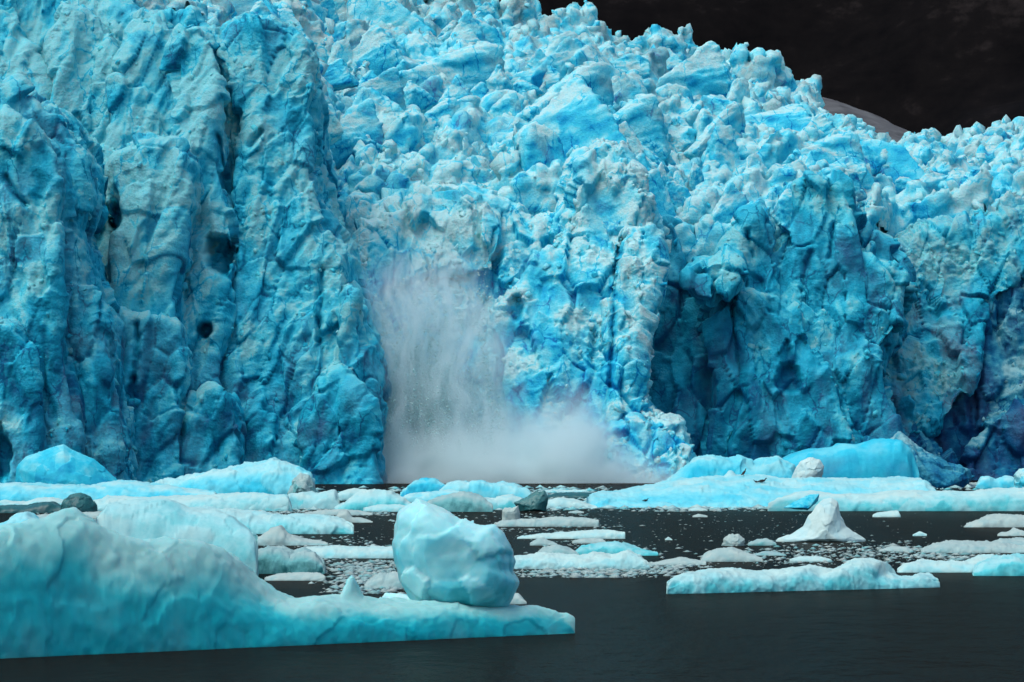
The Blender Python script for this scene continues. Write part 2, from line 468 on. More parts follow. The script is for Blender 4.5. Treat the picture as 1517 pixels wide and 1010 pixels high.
# far left pillar
glacier_part('ice_pillar', [
    ([(-140, 740), (-140, 90), (-40, 110), (0, 122), (20, 118), (35, 150), (60, 165), (78, 170), (95, 205), (117, 238), (124, 300), (110, 345), (127, 430), (150, 500), (166, 600), (182, 740)], 636, 648, 670),
    ([(-140, 740), (-140, 150), (0, 165), (50, 185), (80, 235), (92, 300), (95, 400), (88, 500), (108, 600), (118, 740)], 629, 640, 672),
    ([(-140, 740), (-140, 470), (10, 480), (50, 530), (60, 640), (70, 740)], 625, 629, 672),
], M_TEAL, 0.66, label='leftmost pillar of dirty teal ice', tints=[(40, 280, 50, 90, -0.15), (110, 320, 16, 90, 0.15), (130, 560, 30, 140, 0.12)], dirt_amt=0.2, flute=1.1, low=0.3, crumble=0.65, cell=0.6,  # narrow dark tint paints the shade of the right-hand facet
    cracks=[([(8, 262), (22, 285), (38, 303)], 4, 1.6)], pits=[(0, 672, 18, 45, 5, 0.3)])

# tall left tower
glacier_part('ice_tower', [
    ([(-140, 740), (-140, -90), (60, -80), (150, -30), (200, 28), (285, 22), (318, 60), (345, 95), (400, 105), (436, 78), (456, 112), (460, 200), (472, 260), (486, 330), (508, 385), (516, 480), (549, 560), (545, 740)], 672, 700, 716),
    ([(255, 740), (260, 500), (268, 330), (266, 250), (278, 160), (268, 60), (295, 42), (320, 70), (326, 120), (322, 200), (330, 330), (326, 740)], 660, 684, 712),
    ([(338, 740), (345, 420), (356, 330), (350, 260), (364, 190), (352, 120), (340, 70), (352, 38), (398, 26), (440, 62), (456, 100), (460, 180), (471, 250), (486, 330), (510, 390), (517, 480), (549, 560), (546, 740)], 662, 690, 712),
    ([(170, 740), (188, 500), (174, 330), (160, 270), (164, 235), (200, 213), (245, 215), (272, 240), (276, 300), (264, 480), (268, 740)], 656, 668, 712),
    ([(148, 740), (144, 485), (160, 470), (215, 472), (252, 480), (256, 740)], 651, 656, 712),
    ([(250, 740), (262, 640), (280, 585), (315, 570), (336, 600), (340, 740)], 653, 657, 712),
    ([(455, 740), (450, 640), (470, 570), (500, 545), (530, 570), (556, 610), (552, 740)], 656, 662, 712),
    ([(505, 740), (512, 540), (508, 430), (520, 420), (530, 480), (556, 565), (552, 740)], 664, 670, 712),
    ([(55, 740), (62, 160), (72, 60), (105, 8), (150, 28), (176, 100), (162, 200), (130, 250), (122, 400), (150, 740)], 668, 694, 712),
    ([(128, 740), (142, 240), (180, 120), (200, 55), (240, 40), (272, 100), (264, 230), (232, 740)], 664, 690, 712),
    ([(-140, 740), (-140, 0), (0, 20), (40, 60), (52, 150), (40, 740)], 668, 694, 712),
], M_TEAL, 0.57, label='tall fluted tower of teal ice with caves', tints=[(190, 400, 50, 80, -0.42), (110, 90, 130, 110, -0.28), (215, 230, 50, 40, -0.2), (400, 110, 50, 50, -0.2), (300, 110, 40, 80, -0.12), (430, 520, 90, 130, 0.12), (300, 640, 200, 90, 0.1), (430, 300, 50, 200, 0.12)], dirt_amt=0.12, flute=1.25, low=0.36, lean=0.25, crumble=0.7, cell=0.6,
    pits=[(325, 376, 25, 36, 9, 0.45), (303, 488, 13, 14, 5, 0.4), (170, 318, 10, 24, 6, 0.5), (385, 78, 26, 26, 4, 0.25), (52, 125, 6, 45, 4, 0.3)],
    cracks=[([(400, 160), (385, 195), (370, 215)], 4, 2), ([(330, 245), (322, 200)], 4, 2), ([(195, 590), (205, 500), (200, 480)], 4, 2), ([(180, 690), (178, 620), (195, 560)], 4, 2),
            ([(475, 400), (472, 510)], 4, 2), ([(250, 80), (235, 130), (210, 200)], 5, 1.6), ([(130, 190), (145, 235)], 6, 2)])

# central headwall behind the falling ice
glacier_part('ice_headwall', [
    ([(460, 740), (470, 330), (500, 300), (540, 292), (600, 286), (660, 275), (700, 276), (740, 300), (790, 335), (830, 320), (858, 225), (890, 205), (920, 215), (945, 250), (950, 300), (966, 340), (960, 400), (945, 500), (950, 590), (1000, 640), (1035, 700), (1040, 740)], 689, 721, 748),
    ([(770, 740), (752, 600), (742, 480), (780, 420), (836, 330), (868, 240), (943, 252), (966, 340), (950, 450), (945, 560), (950, 600), (1000, 645), (1030, 690), (1036, 740)], 686, 714, 744),
    ([(902, 740), (906, 560), (916, 380), (935, 340), (966, 335), (968, 420), (948, 520), (950, 590), (1000, 640), (1036, 740)], 680, 704, 744),
    ([(490, 740), (498, 420), (520, 340), (600, 300), (700, 290), (745, 330), (740, 400), (640, 395), (560, 420), (545, 740)], 690, 711, 744),
    ([(905, 740), (910, 640), (950, 615), (995, 640), (1032, 690), (1036, 740)], 674, 684, 744),
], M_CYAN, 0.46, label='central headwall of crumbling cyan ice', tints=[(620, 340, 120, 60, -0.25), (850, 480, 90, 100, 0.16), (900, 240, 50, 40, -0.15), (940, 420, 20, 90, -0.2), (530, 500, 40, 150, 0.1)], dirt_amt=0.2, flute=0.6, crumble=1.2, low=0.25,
    cracks=[([(918, 350), (913, 420), (908, 500), (905, 570)], 4, 3)], pits=[(765, 455, 14, 20, 4, 0.25)])

# right-hand wall
glacier_part('ice_wall', [
    ([(930, 740), (940, 320), (960, 292), (985, 300), (1025, 385), (1080, 390), (1098, 335), (1130, 320), (1165, 360), (1205, 275), (1250, 268), (1275, 330), (1320, 370), (1345, 400), (1340, 470), (1300, 560), (1335, 650), (1345, 740)], 716, 734, 748),
    ([(1078, 740), (1090, 560), (1098, 452), (1120, 440), (1160, 440), (1188, 470), (1215, 540), (1245, 620), (1290, 740)], 705, 714, 744),
    ([(1028, 404), (1048, 385), (1088, 388), (1098, 404), (1086, 425), (1070, 442), (1045, 432)], 702, 704, 744),
    ([(1130, 740), (1140, 440), (1165, 340), (1180, 272), (1250, 264), (1268, 320), (1276, 420), (1285, 740)], 709, 724, 744),
    ([(975, 740), (958, 620), (960, 440), (985, 330), (1000, 330), (1035, 430), (1070, 445), (1085, 560), (1090, 740)], 712, 724, 744),
    ([(1040, 740), (1055, 560), (1060, 470), (1075, 430), (1092, 450), (1098, 600), (1110, 740)], 707, 716, 744),
    ([(1230, 740), (1215, 560), (1190, 455), (1200, 400), (1260, 372), (1320, 390), (1345, 415), (1330, 480), (1300, 520), (1320, 620), (1342, 740)], 706, 722, 744),
    ([(1075, 740), (1072, 440), (1085, 365), (1115, 322), (1140, 335), (1165, 400), (1170, 740)], 711, 720, 744),
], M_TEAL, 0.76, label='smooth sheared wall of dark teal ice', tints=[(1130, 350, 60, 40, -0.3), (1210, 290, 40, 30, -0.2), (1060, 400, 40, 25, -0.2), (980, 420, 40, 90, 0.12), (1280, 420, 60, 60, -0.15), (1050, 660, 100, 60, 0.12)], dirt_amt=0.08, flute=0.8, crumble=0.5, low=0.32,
    pits=[(1168, 560, 22, 25, 2.5, 0.15)], cracks=[([(1235, 330), (1230, 380)], 3.5, 1.6), ([(1108, 340), (1115, 380)], 3, 1.5)])

# far right, undercut
glacier_part('overhanging_brow', [
    ([(1260, 520), (1278, 345), (1320, 372), (1345, 352), (1400, 335), (1460, 330), (1517, 310), (1680, 300), (1680, 400), (1517, 412), (1480, 440), (1455, 500), (1440, 560), (1400, 610), (1340, 650), (1270, 650)], 736, 756, 790),
    ([(1320, 640), (1325, 540), (1370, 500), (1425, 515), (1435, 560), (1400, 600), (1370, 640)], 738, 744, 790),
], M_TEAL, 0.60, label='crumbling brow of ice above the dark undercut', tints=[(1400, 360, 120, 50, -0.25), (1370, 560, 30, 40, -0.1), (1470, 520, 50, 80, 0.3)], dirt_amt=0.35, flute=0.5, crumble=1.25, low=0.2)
glacier_part('undercut_wall', [
    ([(1270, 740), (1290, 500), (1330, 430), (1400, 420), (1517, 400), (1680, 380), (1680, 740)], 741, 752, 792),
    ([(1420, 740), (1440, 660), (1480, 610), (1560, 590), (1680, 560), (1680, 740)], 732, 740, 792),
    ([(1300, 740), (1310, 650), (1360, 640), (1420, 690), (1440, 740)], 730, 736, 792),
], M_NAVY, 0.66, voxel=0.34, label='undercut wall of deep navy ice at the far right', dirt_amt=0.1, flute=0.6, crumble=1.1, low=0.35)

# ---- upper icefield
PX = np.array([-400, 0, 250, 450, 500, 700, 860, 960, 1100, 1250, 1350, 1517, 1900])
PY0 = np.array([20, 40, 60, 140, 290, 290, 245, 310, 350, 300, 350, 320, 320])
SX = np.array([-400, 0, 300, 480, 700, 760, 800, 850, 890, 950, 1000, 1080, 1130, 1180, 1240, 1300, 1325, 1400, 1460, 1517, 1900])
SY = np.array([-160, -130, -80, -25, -5, 16, 18, 34, 38, 60, 74, 86, 102, 128, 172, 212, 220, 218, 212, 210, 222])
YA, YB = 722.0, 900.0
def icefield(x, y):
    x = np.asarray(x, float); y = np.asarray(y, float)
    px = CX + x * FPX / y
    z0 = wz(np.interp(px, PX, PY0), YA); z1 = wz(np.interp(px, SX, SY), YB)
    t = np.clip((y - YA) / (YB - YA), -0.3, 1.0)
    z = z0 + (z1 - z0) * t
    return z - np.clip(y - YB, 0, None) * 0.9

xs = np.arange(-112, 142, 0.62); ys = np.concatenate([np.arange(714, 800, 0.62), np.arange(800, 935, 0.9)])
X, Y = np.meshgrid(xs, ys); P = np.stack([X.ravel(), Y.ravel(), 0 * X.ravel()], 1).astype(np.float32)
z = icefield(P[:, 0], P[:, 1])
W = P + 3 * vnoise(P / 14, 2)
f1, f2, rv, vec = voronoi(np.stack([W[:, 0] / 11 - W[:, 1] / 40, W[:, 1] / 15, 0 * W[:, 0] + 0.5], 1), 0.8)
z += (rv[:, 0] - 0.5) * 7 + vec[:, 0] * (rv[:, 1] - 0.25) * 10 + vec[:, 1] * (rv[:, 2] - 0.8) * 7 - 2.0 * np.exp(-((f2 - f1) / 0.06) ** 2)
z += 2.0 * fbm(P / 9, 3)
vn = vnoise(P / np.float32([9, 9, 9]), 2, 5.)
for (ang, wl, amp, k) in ((0.55, 8.5, 4.2, 0), (0.25, 3.6, 1.9, 1), (1.0, 5.2, 1.6, 2)):        # sawtooth blades, steep on one side
    u_ = (P[:, 0] * math.cos(ang) - P[:, 1] * math.sin(ang)) / wl + 0.75 * vn[:, k] + 3.1 * rv[:, k]
    fr = u_ - np.floor(u_)
    z += amp * (fr - 0.5) * (0.35 + 0.9 * sstep(-0.5, 0.6, vn[:, (k + 1) % 3])) * np.clip((1.02 - fr) * 14, 0, 1)
pxg = CX + P[:, 0] * FPX / P[:, 1]
yfr = np.interp(pxg, [0, 440, 520, 940, 1000, 1240, 1320, 1700], [724, 724, 720, 722, 724, 728, 768, 774])   # hidden brink of the icefield
z = np.where(P[:, 1] < yfr, z - 14, z)
P[:, 2] = z
F = grid_faces(len(xs), len(ys)); nP = len(P)
low_ = P.copy(); low_[:, 2] -= 5
idx = np.arange(nP).reshape(len(ys), len(xs))
loop = np.concatenate([idx[0, :], idx[1:, -1], idx[-1, -2::-1], idx[-2:0:-1, 0]]); nxt = np.roll(loop, -1)
F = np.concatenate([F, F[:, ::-1] + nP, np.stack([nxt, loop, loop + nP, nxt + nP], 1)])
V, F, N = remesh_np(np.concatenate([P, low_]), F, 0.56)
pxv = CX + V[:, 0] * FPX / V[:, 1]
yfv = np.interp(pxv, [0, 440, 520, 940, 1000, 1240, 1320, 1700], [724, 724, 720, 722, 724, 728, 768, 774])
drop = (N[F, 2] < -0.25).all(1) | (pxv[F] < -90).all(1) | (pxv[F] > 1610).all(1) | (V[F, 1] > 915).all(1) | (V[F, 1] < yfv[F] - 1.5).all(1) | ((V[F, 1] < 748) & (pxv[F] < 420)).all(1)
F = F[~drop]; used = np.unique(F); mp_ = np.zeros(len(V), np.int32); mp_[used] = np.arange(len(used)); V = V[used]; F = mp_[F]
N = normals(smooth_verts(V, F, 2), F)
V, fresh, dirt = carve_ice(V, N, F, 0.37, flute=0.3, crumble=0.6, cell=0.55, low=0.0, dirt_amt=0.45, lean=0.5, up=0.26, st=0.9)
dirt = dirt * (0.5 + sstep(50, 105, V[:, 2]))
print('field', len(V), round(time.time() - T0, 1))
ICEF = mk('upper_icefield', V, F, M_CYAN, GL, attrs={'fresh': np.clip(fresh, 0, 1), 'dirt': np.clip(dirt, 0, 1)}, smooth=False)
FIELD = (V, normals(V, F), np.clip(fresh, 0, 1), CX + V[:, 0] * FPX / V[:, 1])
ICEF['label'] = 'jumbled icefield of pale broken ice sloping up behind the front'

# ---- seracs: broken blocks riding on the icefield (a few shapes, many copies)
def hull(pts):
    bm = bmesh.new()
    for p in pts: bm.verts.new(p)
    bmesh.ops.convex_hull(bm, input=bm.verts)
    for v in [v for v in bm.verts if not v.link_faces]: bm.verts.remove(v)
    bm.verts.index_update()
    V = [tuple(v.co) for v in bm.verts]; Fc = [[v.index for v in f.verts] for f in bm.faces]; bm.free()
    return V, Fc

def serac_mesh(k):
    r = np.random.default_rng(100 + k)
    kind = k % 4
    if kind == 0:      # leaning fin
        pts = [(x, y, z) for x in (-.5, .5) for y in (-.28, .28) for z in (-.6, .2)]
        pts += [(.30, .1, .75), (.46, .05, .60), (-.1, 0, .3)]
    elif kind == 1:    # blocky
        pts = [(x, y, -.6) for x in (-.5, .5) for y in (-.4, .4)] + [(-.38, -.3, .12), (-.1, -.36, .38), (.44, -.22, .2), (-.3, .3, .3), (.25, .3, .5)]
    elif kind == 2:    # wedge
        pts = [(x, y, -.6) for x in (-.55, .55) for y in (-.4, .4)] + [(-.5, 0, -.1), (.45, -.15, .5), (.5, .2, .45)]
    else:              # pinnacle
        pts = [(x, y, -.6) for x in (-.45, .45) for y in (-.4, .4)] + [(0, 0, .75), (.12, .1, .7), (-.2, -.2, .3), (.3, .1, .2)]
    pts = np.array(pts) + r.normal(size=(len(pts), 3)) * 0.10
    V, Fc = hull(pts.tolist())
    V, F, N = remesh((np.array(V) * 6).tolist(), Fc, 0.25)
    N = normals(smooth_verts(V, F, 1), F)
    p = (V + 40 * k).astype(np.float32)
    w = p + 0.3 * np.stack([fbm(p / 2, 2), fbm(p / 2, 2, off=3.), fbm(p / 2, 2, off=6.)], 1)
    f1, f2, rv, vec = voronoi(w / 2.4)
    f1s, f2s, rvs, vecs = voronoi(w / 0.95)
    d = 0.12 * fbm(p / 4, 2) + 0.5 * np.einsum('ij,ij->i', vec, rv[:, :3] - 0.5) + 0.15 * (rv[:, 3] - 0.5) \
        + 0.3 * np.einsum('ij,ij->i', vecs, rvs[:, :3] - 0.5) + 0.10 * ridged(w / 1.8, 4, 0.65)
    V = V + N * d[:, None]
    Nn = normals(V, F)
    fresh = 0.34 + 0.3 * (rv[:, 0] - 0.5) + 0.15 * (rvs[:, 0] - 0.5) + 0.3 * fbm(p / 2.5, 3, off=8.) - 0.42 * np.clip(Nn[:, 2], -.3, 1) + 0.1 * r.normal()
    dirt = 0.45 * sstep(0.1, 0.8, fbm(p / 3, 3, off=27.) + 0.3 * Nn[:, 2])
    me = raw_mesh('serac', V, F, {'fresh': np.clip(fresh, 0, 1), 'dirt': dirt}, smooth=False); me.materials.append(M_CYAN)
    return me
SER = [serac_mesh(k) for k in range(14)]
n_ser = 0
r = np.random.default_rng(5)
io = ORIGIN[ICEF.name]
while n_ser < 285:
    px = r.uniform(-20, 1540); t = r.random() ** 1.2
    y = YA + 6 + t * (YB - YA - 4); x = wx(px, y)
    if px < 455 and y < 775: continue
    if px > 1270 and y < 785: continue
    if 1225 < px and t > 0.86: continue
    zz = float(icefield(x, y))
    o = link(bpy.data.objects.new('serac', SER[r.integers(14)]))
    s = r.uniform(0.45, 1.5) * (1 if r.random() < 0.85 else 1.5)
    if t > 0.8: s *= 0.42
    o.scale = (s * r.uniform(.8, 1.7), s * r.uniform(.4, .8), s * r.uniform(.75, 1.2))
    o.rotation_euler = (r.normal() * .18 - 0.1, r.normal() * .18 - 0.28, r.normal() * 0.35 + 0.35)
    o.parent = ICEF; o.location = np.array([x, y, zz + s * 0.6]) - io
    n_ser += 1

# ---- rubble: angular shards of broken ice lodged on every ledge, too many to count
def hull_shards(n_kinds, seed):
    r = np.random.default_rng(seed); out = []
    for k in range(n_kinds):
        pts = r.normal(size=(9, 3)); pts /= np.linalg.norm(pts, axis=1)[:, None]
        pts *= np.array([1.0, r.uniform(.25, .55), r.uniform(.6, 1.3)])
        bm = bmesh.new()
        for p in pts: bm.verts.new(p)
        bmesh.ops.convex_hull(bm, input=bm.verts); bmesh.ops.triangulate(bm, faces=bm.faces)
        bm.verts.index_update()
        out.append((np.array([v.co[:] for v in bm.verts]), np.array([[v.index for v in f.verts] for f in bm.faces]))); bm.free()
    return out
SHARD = hull_shards(24, 9)
def rubble(V, N, fresh, mat, n, smin, smax, seed, parent, label, pmask):
    r = np.random.default_rng(seed)
    w = pmask * np.clip(0.25 + N[:, 2], 0.03, 1) * (N[:, 1] < 0.4)
    w = w * (0.05 + sstep(-0.1, 0.35, fbm(V / 9, 2, off=91.)))
    idx = r.choice(len(V), n, p=w / w.sum())
    AV, AF, AT = [], [], []; base = 0
    for i in idx:
        sv, sf = SHARD[r.integers(len(SHARD))]
        s_ = smin + (smax - smin) * r.random() ** 2.2
        a, b_, c = r.normal() * 0.5 + 0.4 + (math.pi if r.random() < .5 else 0), r.normal() * 0.3 - 0.35, r.normal() * 0.3
        ca, sa, cb, sb, cc, sc_ = math.cos(a), math.sin(a), math.cos(b_), math.sin(b_), math.cos(c), math.sin(c)
        Rm = np.array([[ca, -sa, 0], [sa, ca, 0], [0, 0, 1]]) @ np.array([[cb, 0, sb], [0, 1, 0], [-sb, 0, cb]]) @ np.array([[1, 0, 0], [0, cc, -sc_], [0, sc_, cc]])
        AV.append((sv * s_) @ Rm.T + V[i] + N[i] * s_ * -0.12); AF.append(sf + base); base += len(sv)
        AT.append(np.full(len(sv), np.clip(fresh[i] + r.normal() * 0.12 - 0.08, 0, 1)))
    o = mk('ice_rubble', np.concatenate(AV), np.concatenate(AF), mat, parent, attrs={'fresh': np.concatenate(AT), 'dirt': np.zeros(base)}, smooth=False)
    o['kind'] = 'stuff'; o['label'] = label
for (V_, N_, f_, m_, nm, pxv_, pyv_), (n_, s0, s1, lb) in zip(SURF, [
        (300, .2, .9, 'crumbled ice shards stuck to the leftmost pillar'), (800, .2, 1.0, 'crumbled ice shards stuck to the tall left tower'),
        (2000, .2, 1.2, 'crumbled ice shards covering the central headwall'), (500, .2, 1.0, 'crumbled ice shards stuck to the sheared right wall'),
        (900, .25, 1.2, 'crumbled ice shards covering the brow above the undercut'), (500, .2, .9, 'crumbled ice shards in the navy undercut')]):
    rubble(V_, N_, f_, m_, n_, s0, s1, n_, GL, lb, ((pyv_ < 716) & (pxv_ > -30) & (pxv_ < 1560)).astype(float))
rubble(*FIELD[:3], M_CYAN, 2600, .5, 2.6, 77, ICEF, 'shards of broken ice strewn over the upper icefield', ((FIELD[3] > -30) & (FIELD[3] < 1560)).astype(float))
print('rubble', round(time.time() - T0, 1))

# ---- smooth dirty snow slope behind the right shoulder
xs = np.linspace(50, 150, 60); ys = np.linspace(905, 1040, 40)
X, Y = np.meshgrid(xs, ys); P = np.stack([X.ravel(), Y.ravel(), 0 * X.ravel()], 1)
px = CX + P[:, 0] * FPX / 960
P[:, 2] = wz(np.interp(px, [1000, 1100, 1190, 1230, 1300, 1330, 1420, 1700], [100, 120, 140, 148, 178, 194, 235, 330]), 960) - ((P[:, 1] - 960) / 26) ** 2 * 3 + 0.8 * fbm(P / 14, 3)
F = grid_faces(60, 40)
o = mk('snow_slope', P, F, M_SNOW, GL); o['label'] = 'smooth streaked grey snow slope on the right shoulder'

# ------------------------------------------------------------------ icefall: collapsing powder and falling fragments
# (volume in metres, following the chute down to the water)
def volume_mat():
    m = bpy.data.materials.new('ice_powder_cloud'); m.use_nodes = True
    nt = m.node_tree; nt.nodes.clear(); L = nt.links
    out = nd(nt, 'ShaderNodeOutputMaterial'); pv = nd(nt, 'ShaderNodeVolumePrincipled')
    pv.inputs['Color'].default_value = (0.86, 0.98, 0.99, 1); pv.inputs['Anisotropy'].default_value = 0.2
    geo = nd(nt, 'ShaderNodeNewGeometry')
    wz_ = nd(nt, 'ShaderNodeTexNoise'); wz_.inputs['Scale'].default_value = 0.13; wz_.inputs['Detail'].default_value = 2; L.new(geo.outputs['Position'], wz_.inputs['Vector'])
    wv = nd(nt, 'ShaderNodeVectorMath', operation='MULTIPLY_ADD'); L.new(wz_.outputs['Color'], wv.inputs[0]); wv.inputs[1].default_value = (9, 9, 9)
    wa = nd(nt, 'ShaderNodeVectorMath', operation='SUBTRACT'); L.new(geo.outputs['Position'], wa.inputs[0]); wa.inputs[1].default_value = (4.5, 4.5, 4.5)
    L.new(wa.outputs[0], wv.inputs[2]); pos = wv.outputs[0]
    def blob(c, rad, k):
        mp = nd(nt, 'ShaderNodeVectorMath', operation='SUBTRACT'); L.new(pos, mp.inputs[0]); mp.inputs[1].default_value = c
        dv = nd(nt, 'ShaderNodeVectorMath', operation='DIVIDE'); L.new(mp.outputs[0], dv.inputs[0]); dv.inputs[1].default_value = rad
        ln = nd(nt, 'ShaderNodeVectorMath', operation='LENGTH'); L.new(dv.outputs[0], ln.inputs[0])
        g = math_node(nt, 'SUBTRACT', 1.0, ln.outputs['Value'], True)
        return math_node(nt, 'MULTIPLY', math_node(nt, 'POWER', g, 1.4), k)
    yc = 676
    acc = None
    for (px, py, rx, rz, ry, k) in BLOBS:
        v = blob((wx(px, yc), yc, wz(py, yc)), (rx * yc / FPX, ry, rz * yc / FPX), k)
        acc = v if acc is None else math_node(nt, 'ADD', acc, v)
    n_mist = noise_node(nt, pos, 0.16, 3, 0.6)
    mist = math_node(nt, 'MULTIPLY', acc, math_node(nt, 'ADD', math_node(nt, 'MULTIPLY', math_node(nt, 'SUBTRACT', n_mist, 0.42), 5.0), 0.55, True))
    acc2 = None
    for (px, py, rx, rz, ry, k) in FALLS:
        v = blob((wx(px, yc + 3), yc + 3, wz(py, yc + 3)), (rx * yc / FPX, ry, rz * yc / FPX), k)
        acc2 = v if acc2 is None else math_node(nt, 'ADD', acc2, v)
    mp = nd(nt, 'ShaderNodeMapping'); mp.inputs['Scale'].default_value = (0.6, 0.4, 0.07); mp.inputs['Rotation'].default_value = (0, R(-4), 0); L.new(pos, mp.inputs['Vector'])
    st = noise_node(nt, mp.outputs[0], 1.0, 3, 0.7)
    streak = math_node(nt, 'MULTIPLY', math_node(nt, 'SUBTRACT', st, 0.46), 6.0, True)
    fall = math_node(nt, 'MULTIPLY', acc2, math_node(nt, 'ADD', streak, 0.05))
    den = math_node(nt, 'ADD', mist, fall)
    L.new(den, pv.inputs['Density']); L.new(pv.outputs[0], out.inputs['Volume'])
    return m
# photo column, row, half-width, half-height (pixels), half-depth (m), density
BLOBS = [(690, 735, 210, 110, 22, 0.7), (830, 725, 130, 130, 20, 0.75), (590, 730, 120, 100, 18, 0.5), (920, 738, 170, 70, 18, 0.5), (730, 690, 150, 100, 18, 0.25), (850, 650, 80, 90, 14, 0.25)]
FALLS = [(600, 570, 80, 230, 10, 0.75), (690, 590, 95, 230, 10, 0.75), (645, 660, 135, 170, 12, 0.6), (590, 650, 75, 140, 11, 0.45), (650, 480, 85, 130, 9, 0.55), (590, 430, 60, 70, 9, 0.35)]
M_SPRAY = volume_mat()
dom = [(440, 738), (450, 600), (500, 420), (560, 330), (720, 330), (790, 440), (800, 500), (890, 500), (990, 580), (1080, 738)]
V, F = [], []
pts3 = [(wx(px, 676), wz(py, 676) if py < 730 else 0.02) for px, py in dom]
n = len(dom)
V = [(x, 658, z) for x, z in pts3] + [(x, 700, z) for x, z in pts3]
F = [list(range(n)), list(range(2 * n - 1, n - 1, -1))] + [[(i + 1) % n, i, n + i, n + (i + 1) % n] for i in range(n)]
o = mk('powder_cloud', V, F, M_SPRAY, smooth=False)
tag(o, 'grey white cloud of powdered ice billowing off the water below the icefall', 'ice cloud', kind='stuff')
bm = bmesh.new(); bm.from_mesh(o.data); bmesh.ops.recalc_face_normals(bm, faces=bm.faces); bm.to_mesh(o.data); bm.free()

# falling fragments, too many to count
def fragments(centers, sizes, seed):
    r = np.random.default_rng(seed)
    base = np.array([(1, 0, 0), (-1, 0, 0), (0, 1, 0), (0, -1, 0), (0, 0, 1), (0, 0, -1)], float)
    bf = np.array([(0, 2, 4), (2, 1, 4), (1, 3, 4), (3, 0, 4), (2, 0, 5), (1, 2, 5), (3, 1, 5), (0, 3, 5)])
    n = len(centers)
    V = base[None] * (0.6 + 0.8 * r.random((n, 6, 1))) + r.normal(size=(n, 6, 3)) * 0.15
    V = V * sizes[:, None, None] + centers[:, None]
    F = bf[None] + (np.arange(n) * 6)[:, None, None]
    return V.reshape(-1, 3), F.reshape(-1, 3)
C, S = [], []
r = np.random.default_rng(3)
streams = []
for i in range(46):
    x0 = r.uniform(560, 715); y0 = r.uniform(385, 560)
    streams.append((x0, y0, x0 + (x0 - 640) * 0.35 + r.normal() * 8, r.uniform(600, 705), r.uniform(1.5, 6)))
for i in range(30000):
    a = streams[r.integers(len(streams))]; t = r.random() ** 0.8
    px = a[0] + (a[2] - a[0]) * t + r.normal() * a[4]; py = a[1] + (a[3] - a[1]) * t
    y = 677 + 10 * (1 - t) + r.normal() * 2.5
    C.append((wx(px, y), y, wz(py, y))); S.append(0.04 + 0.20 * r.random() ** 6)
V, F = fragments(np.array(C), np.array(S), 4)
nv = len(V)
o = mk('falling_ice_fragments', V, F, M_WHITE, attrs={'fresh': 0.0 + 0.25 * np.repeat(r.random(nv // 6), 6), 'dirt': np.zeros(nv)}, smooth=False)
tag(o, 'countless ice fragments tumbling down the pale icefall', 'falling ice', kind='stuff')

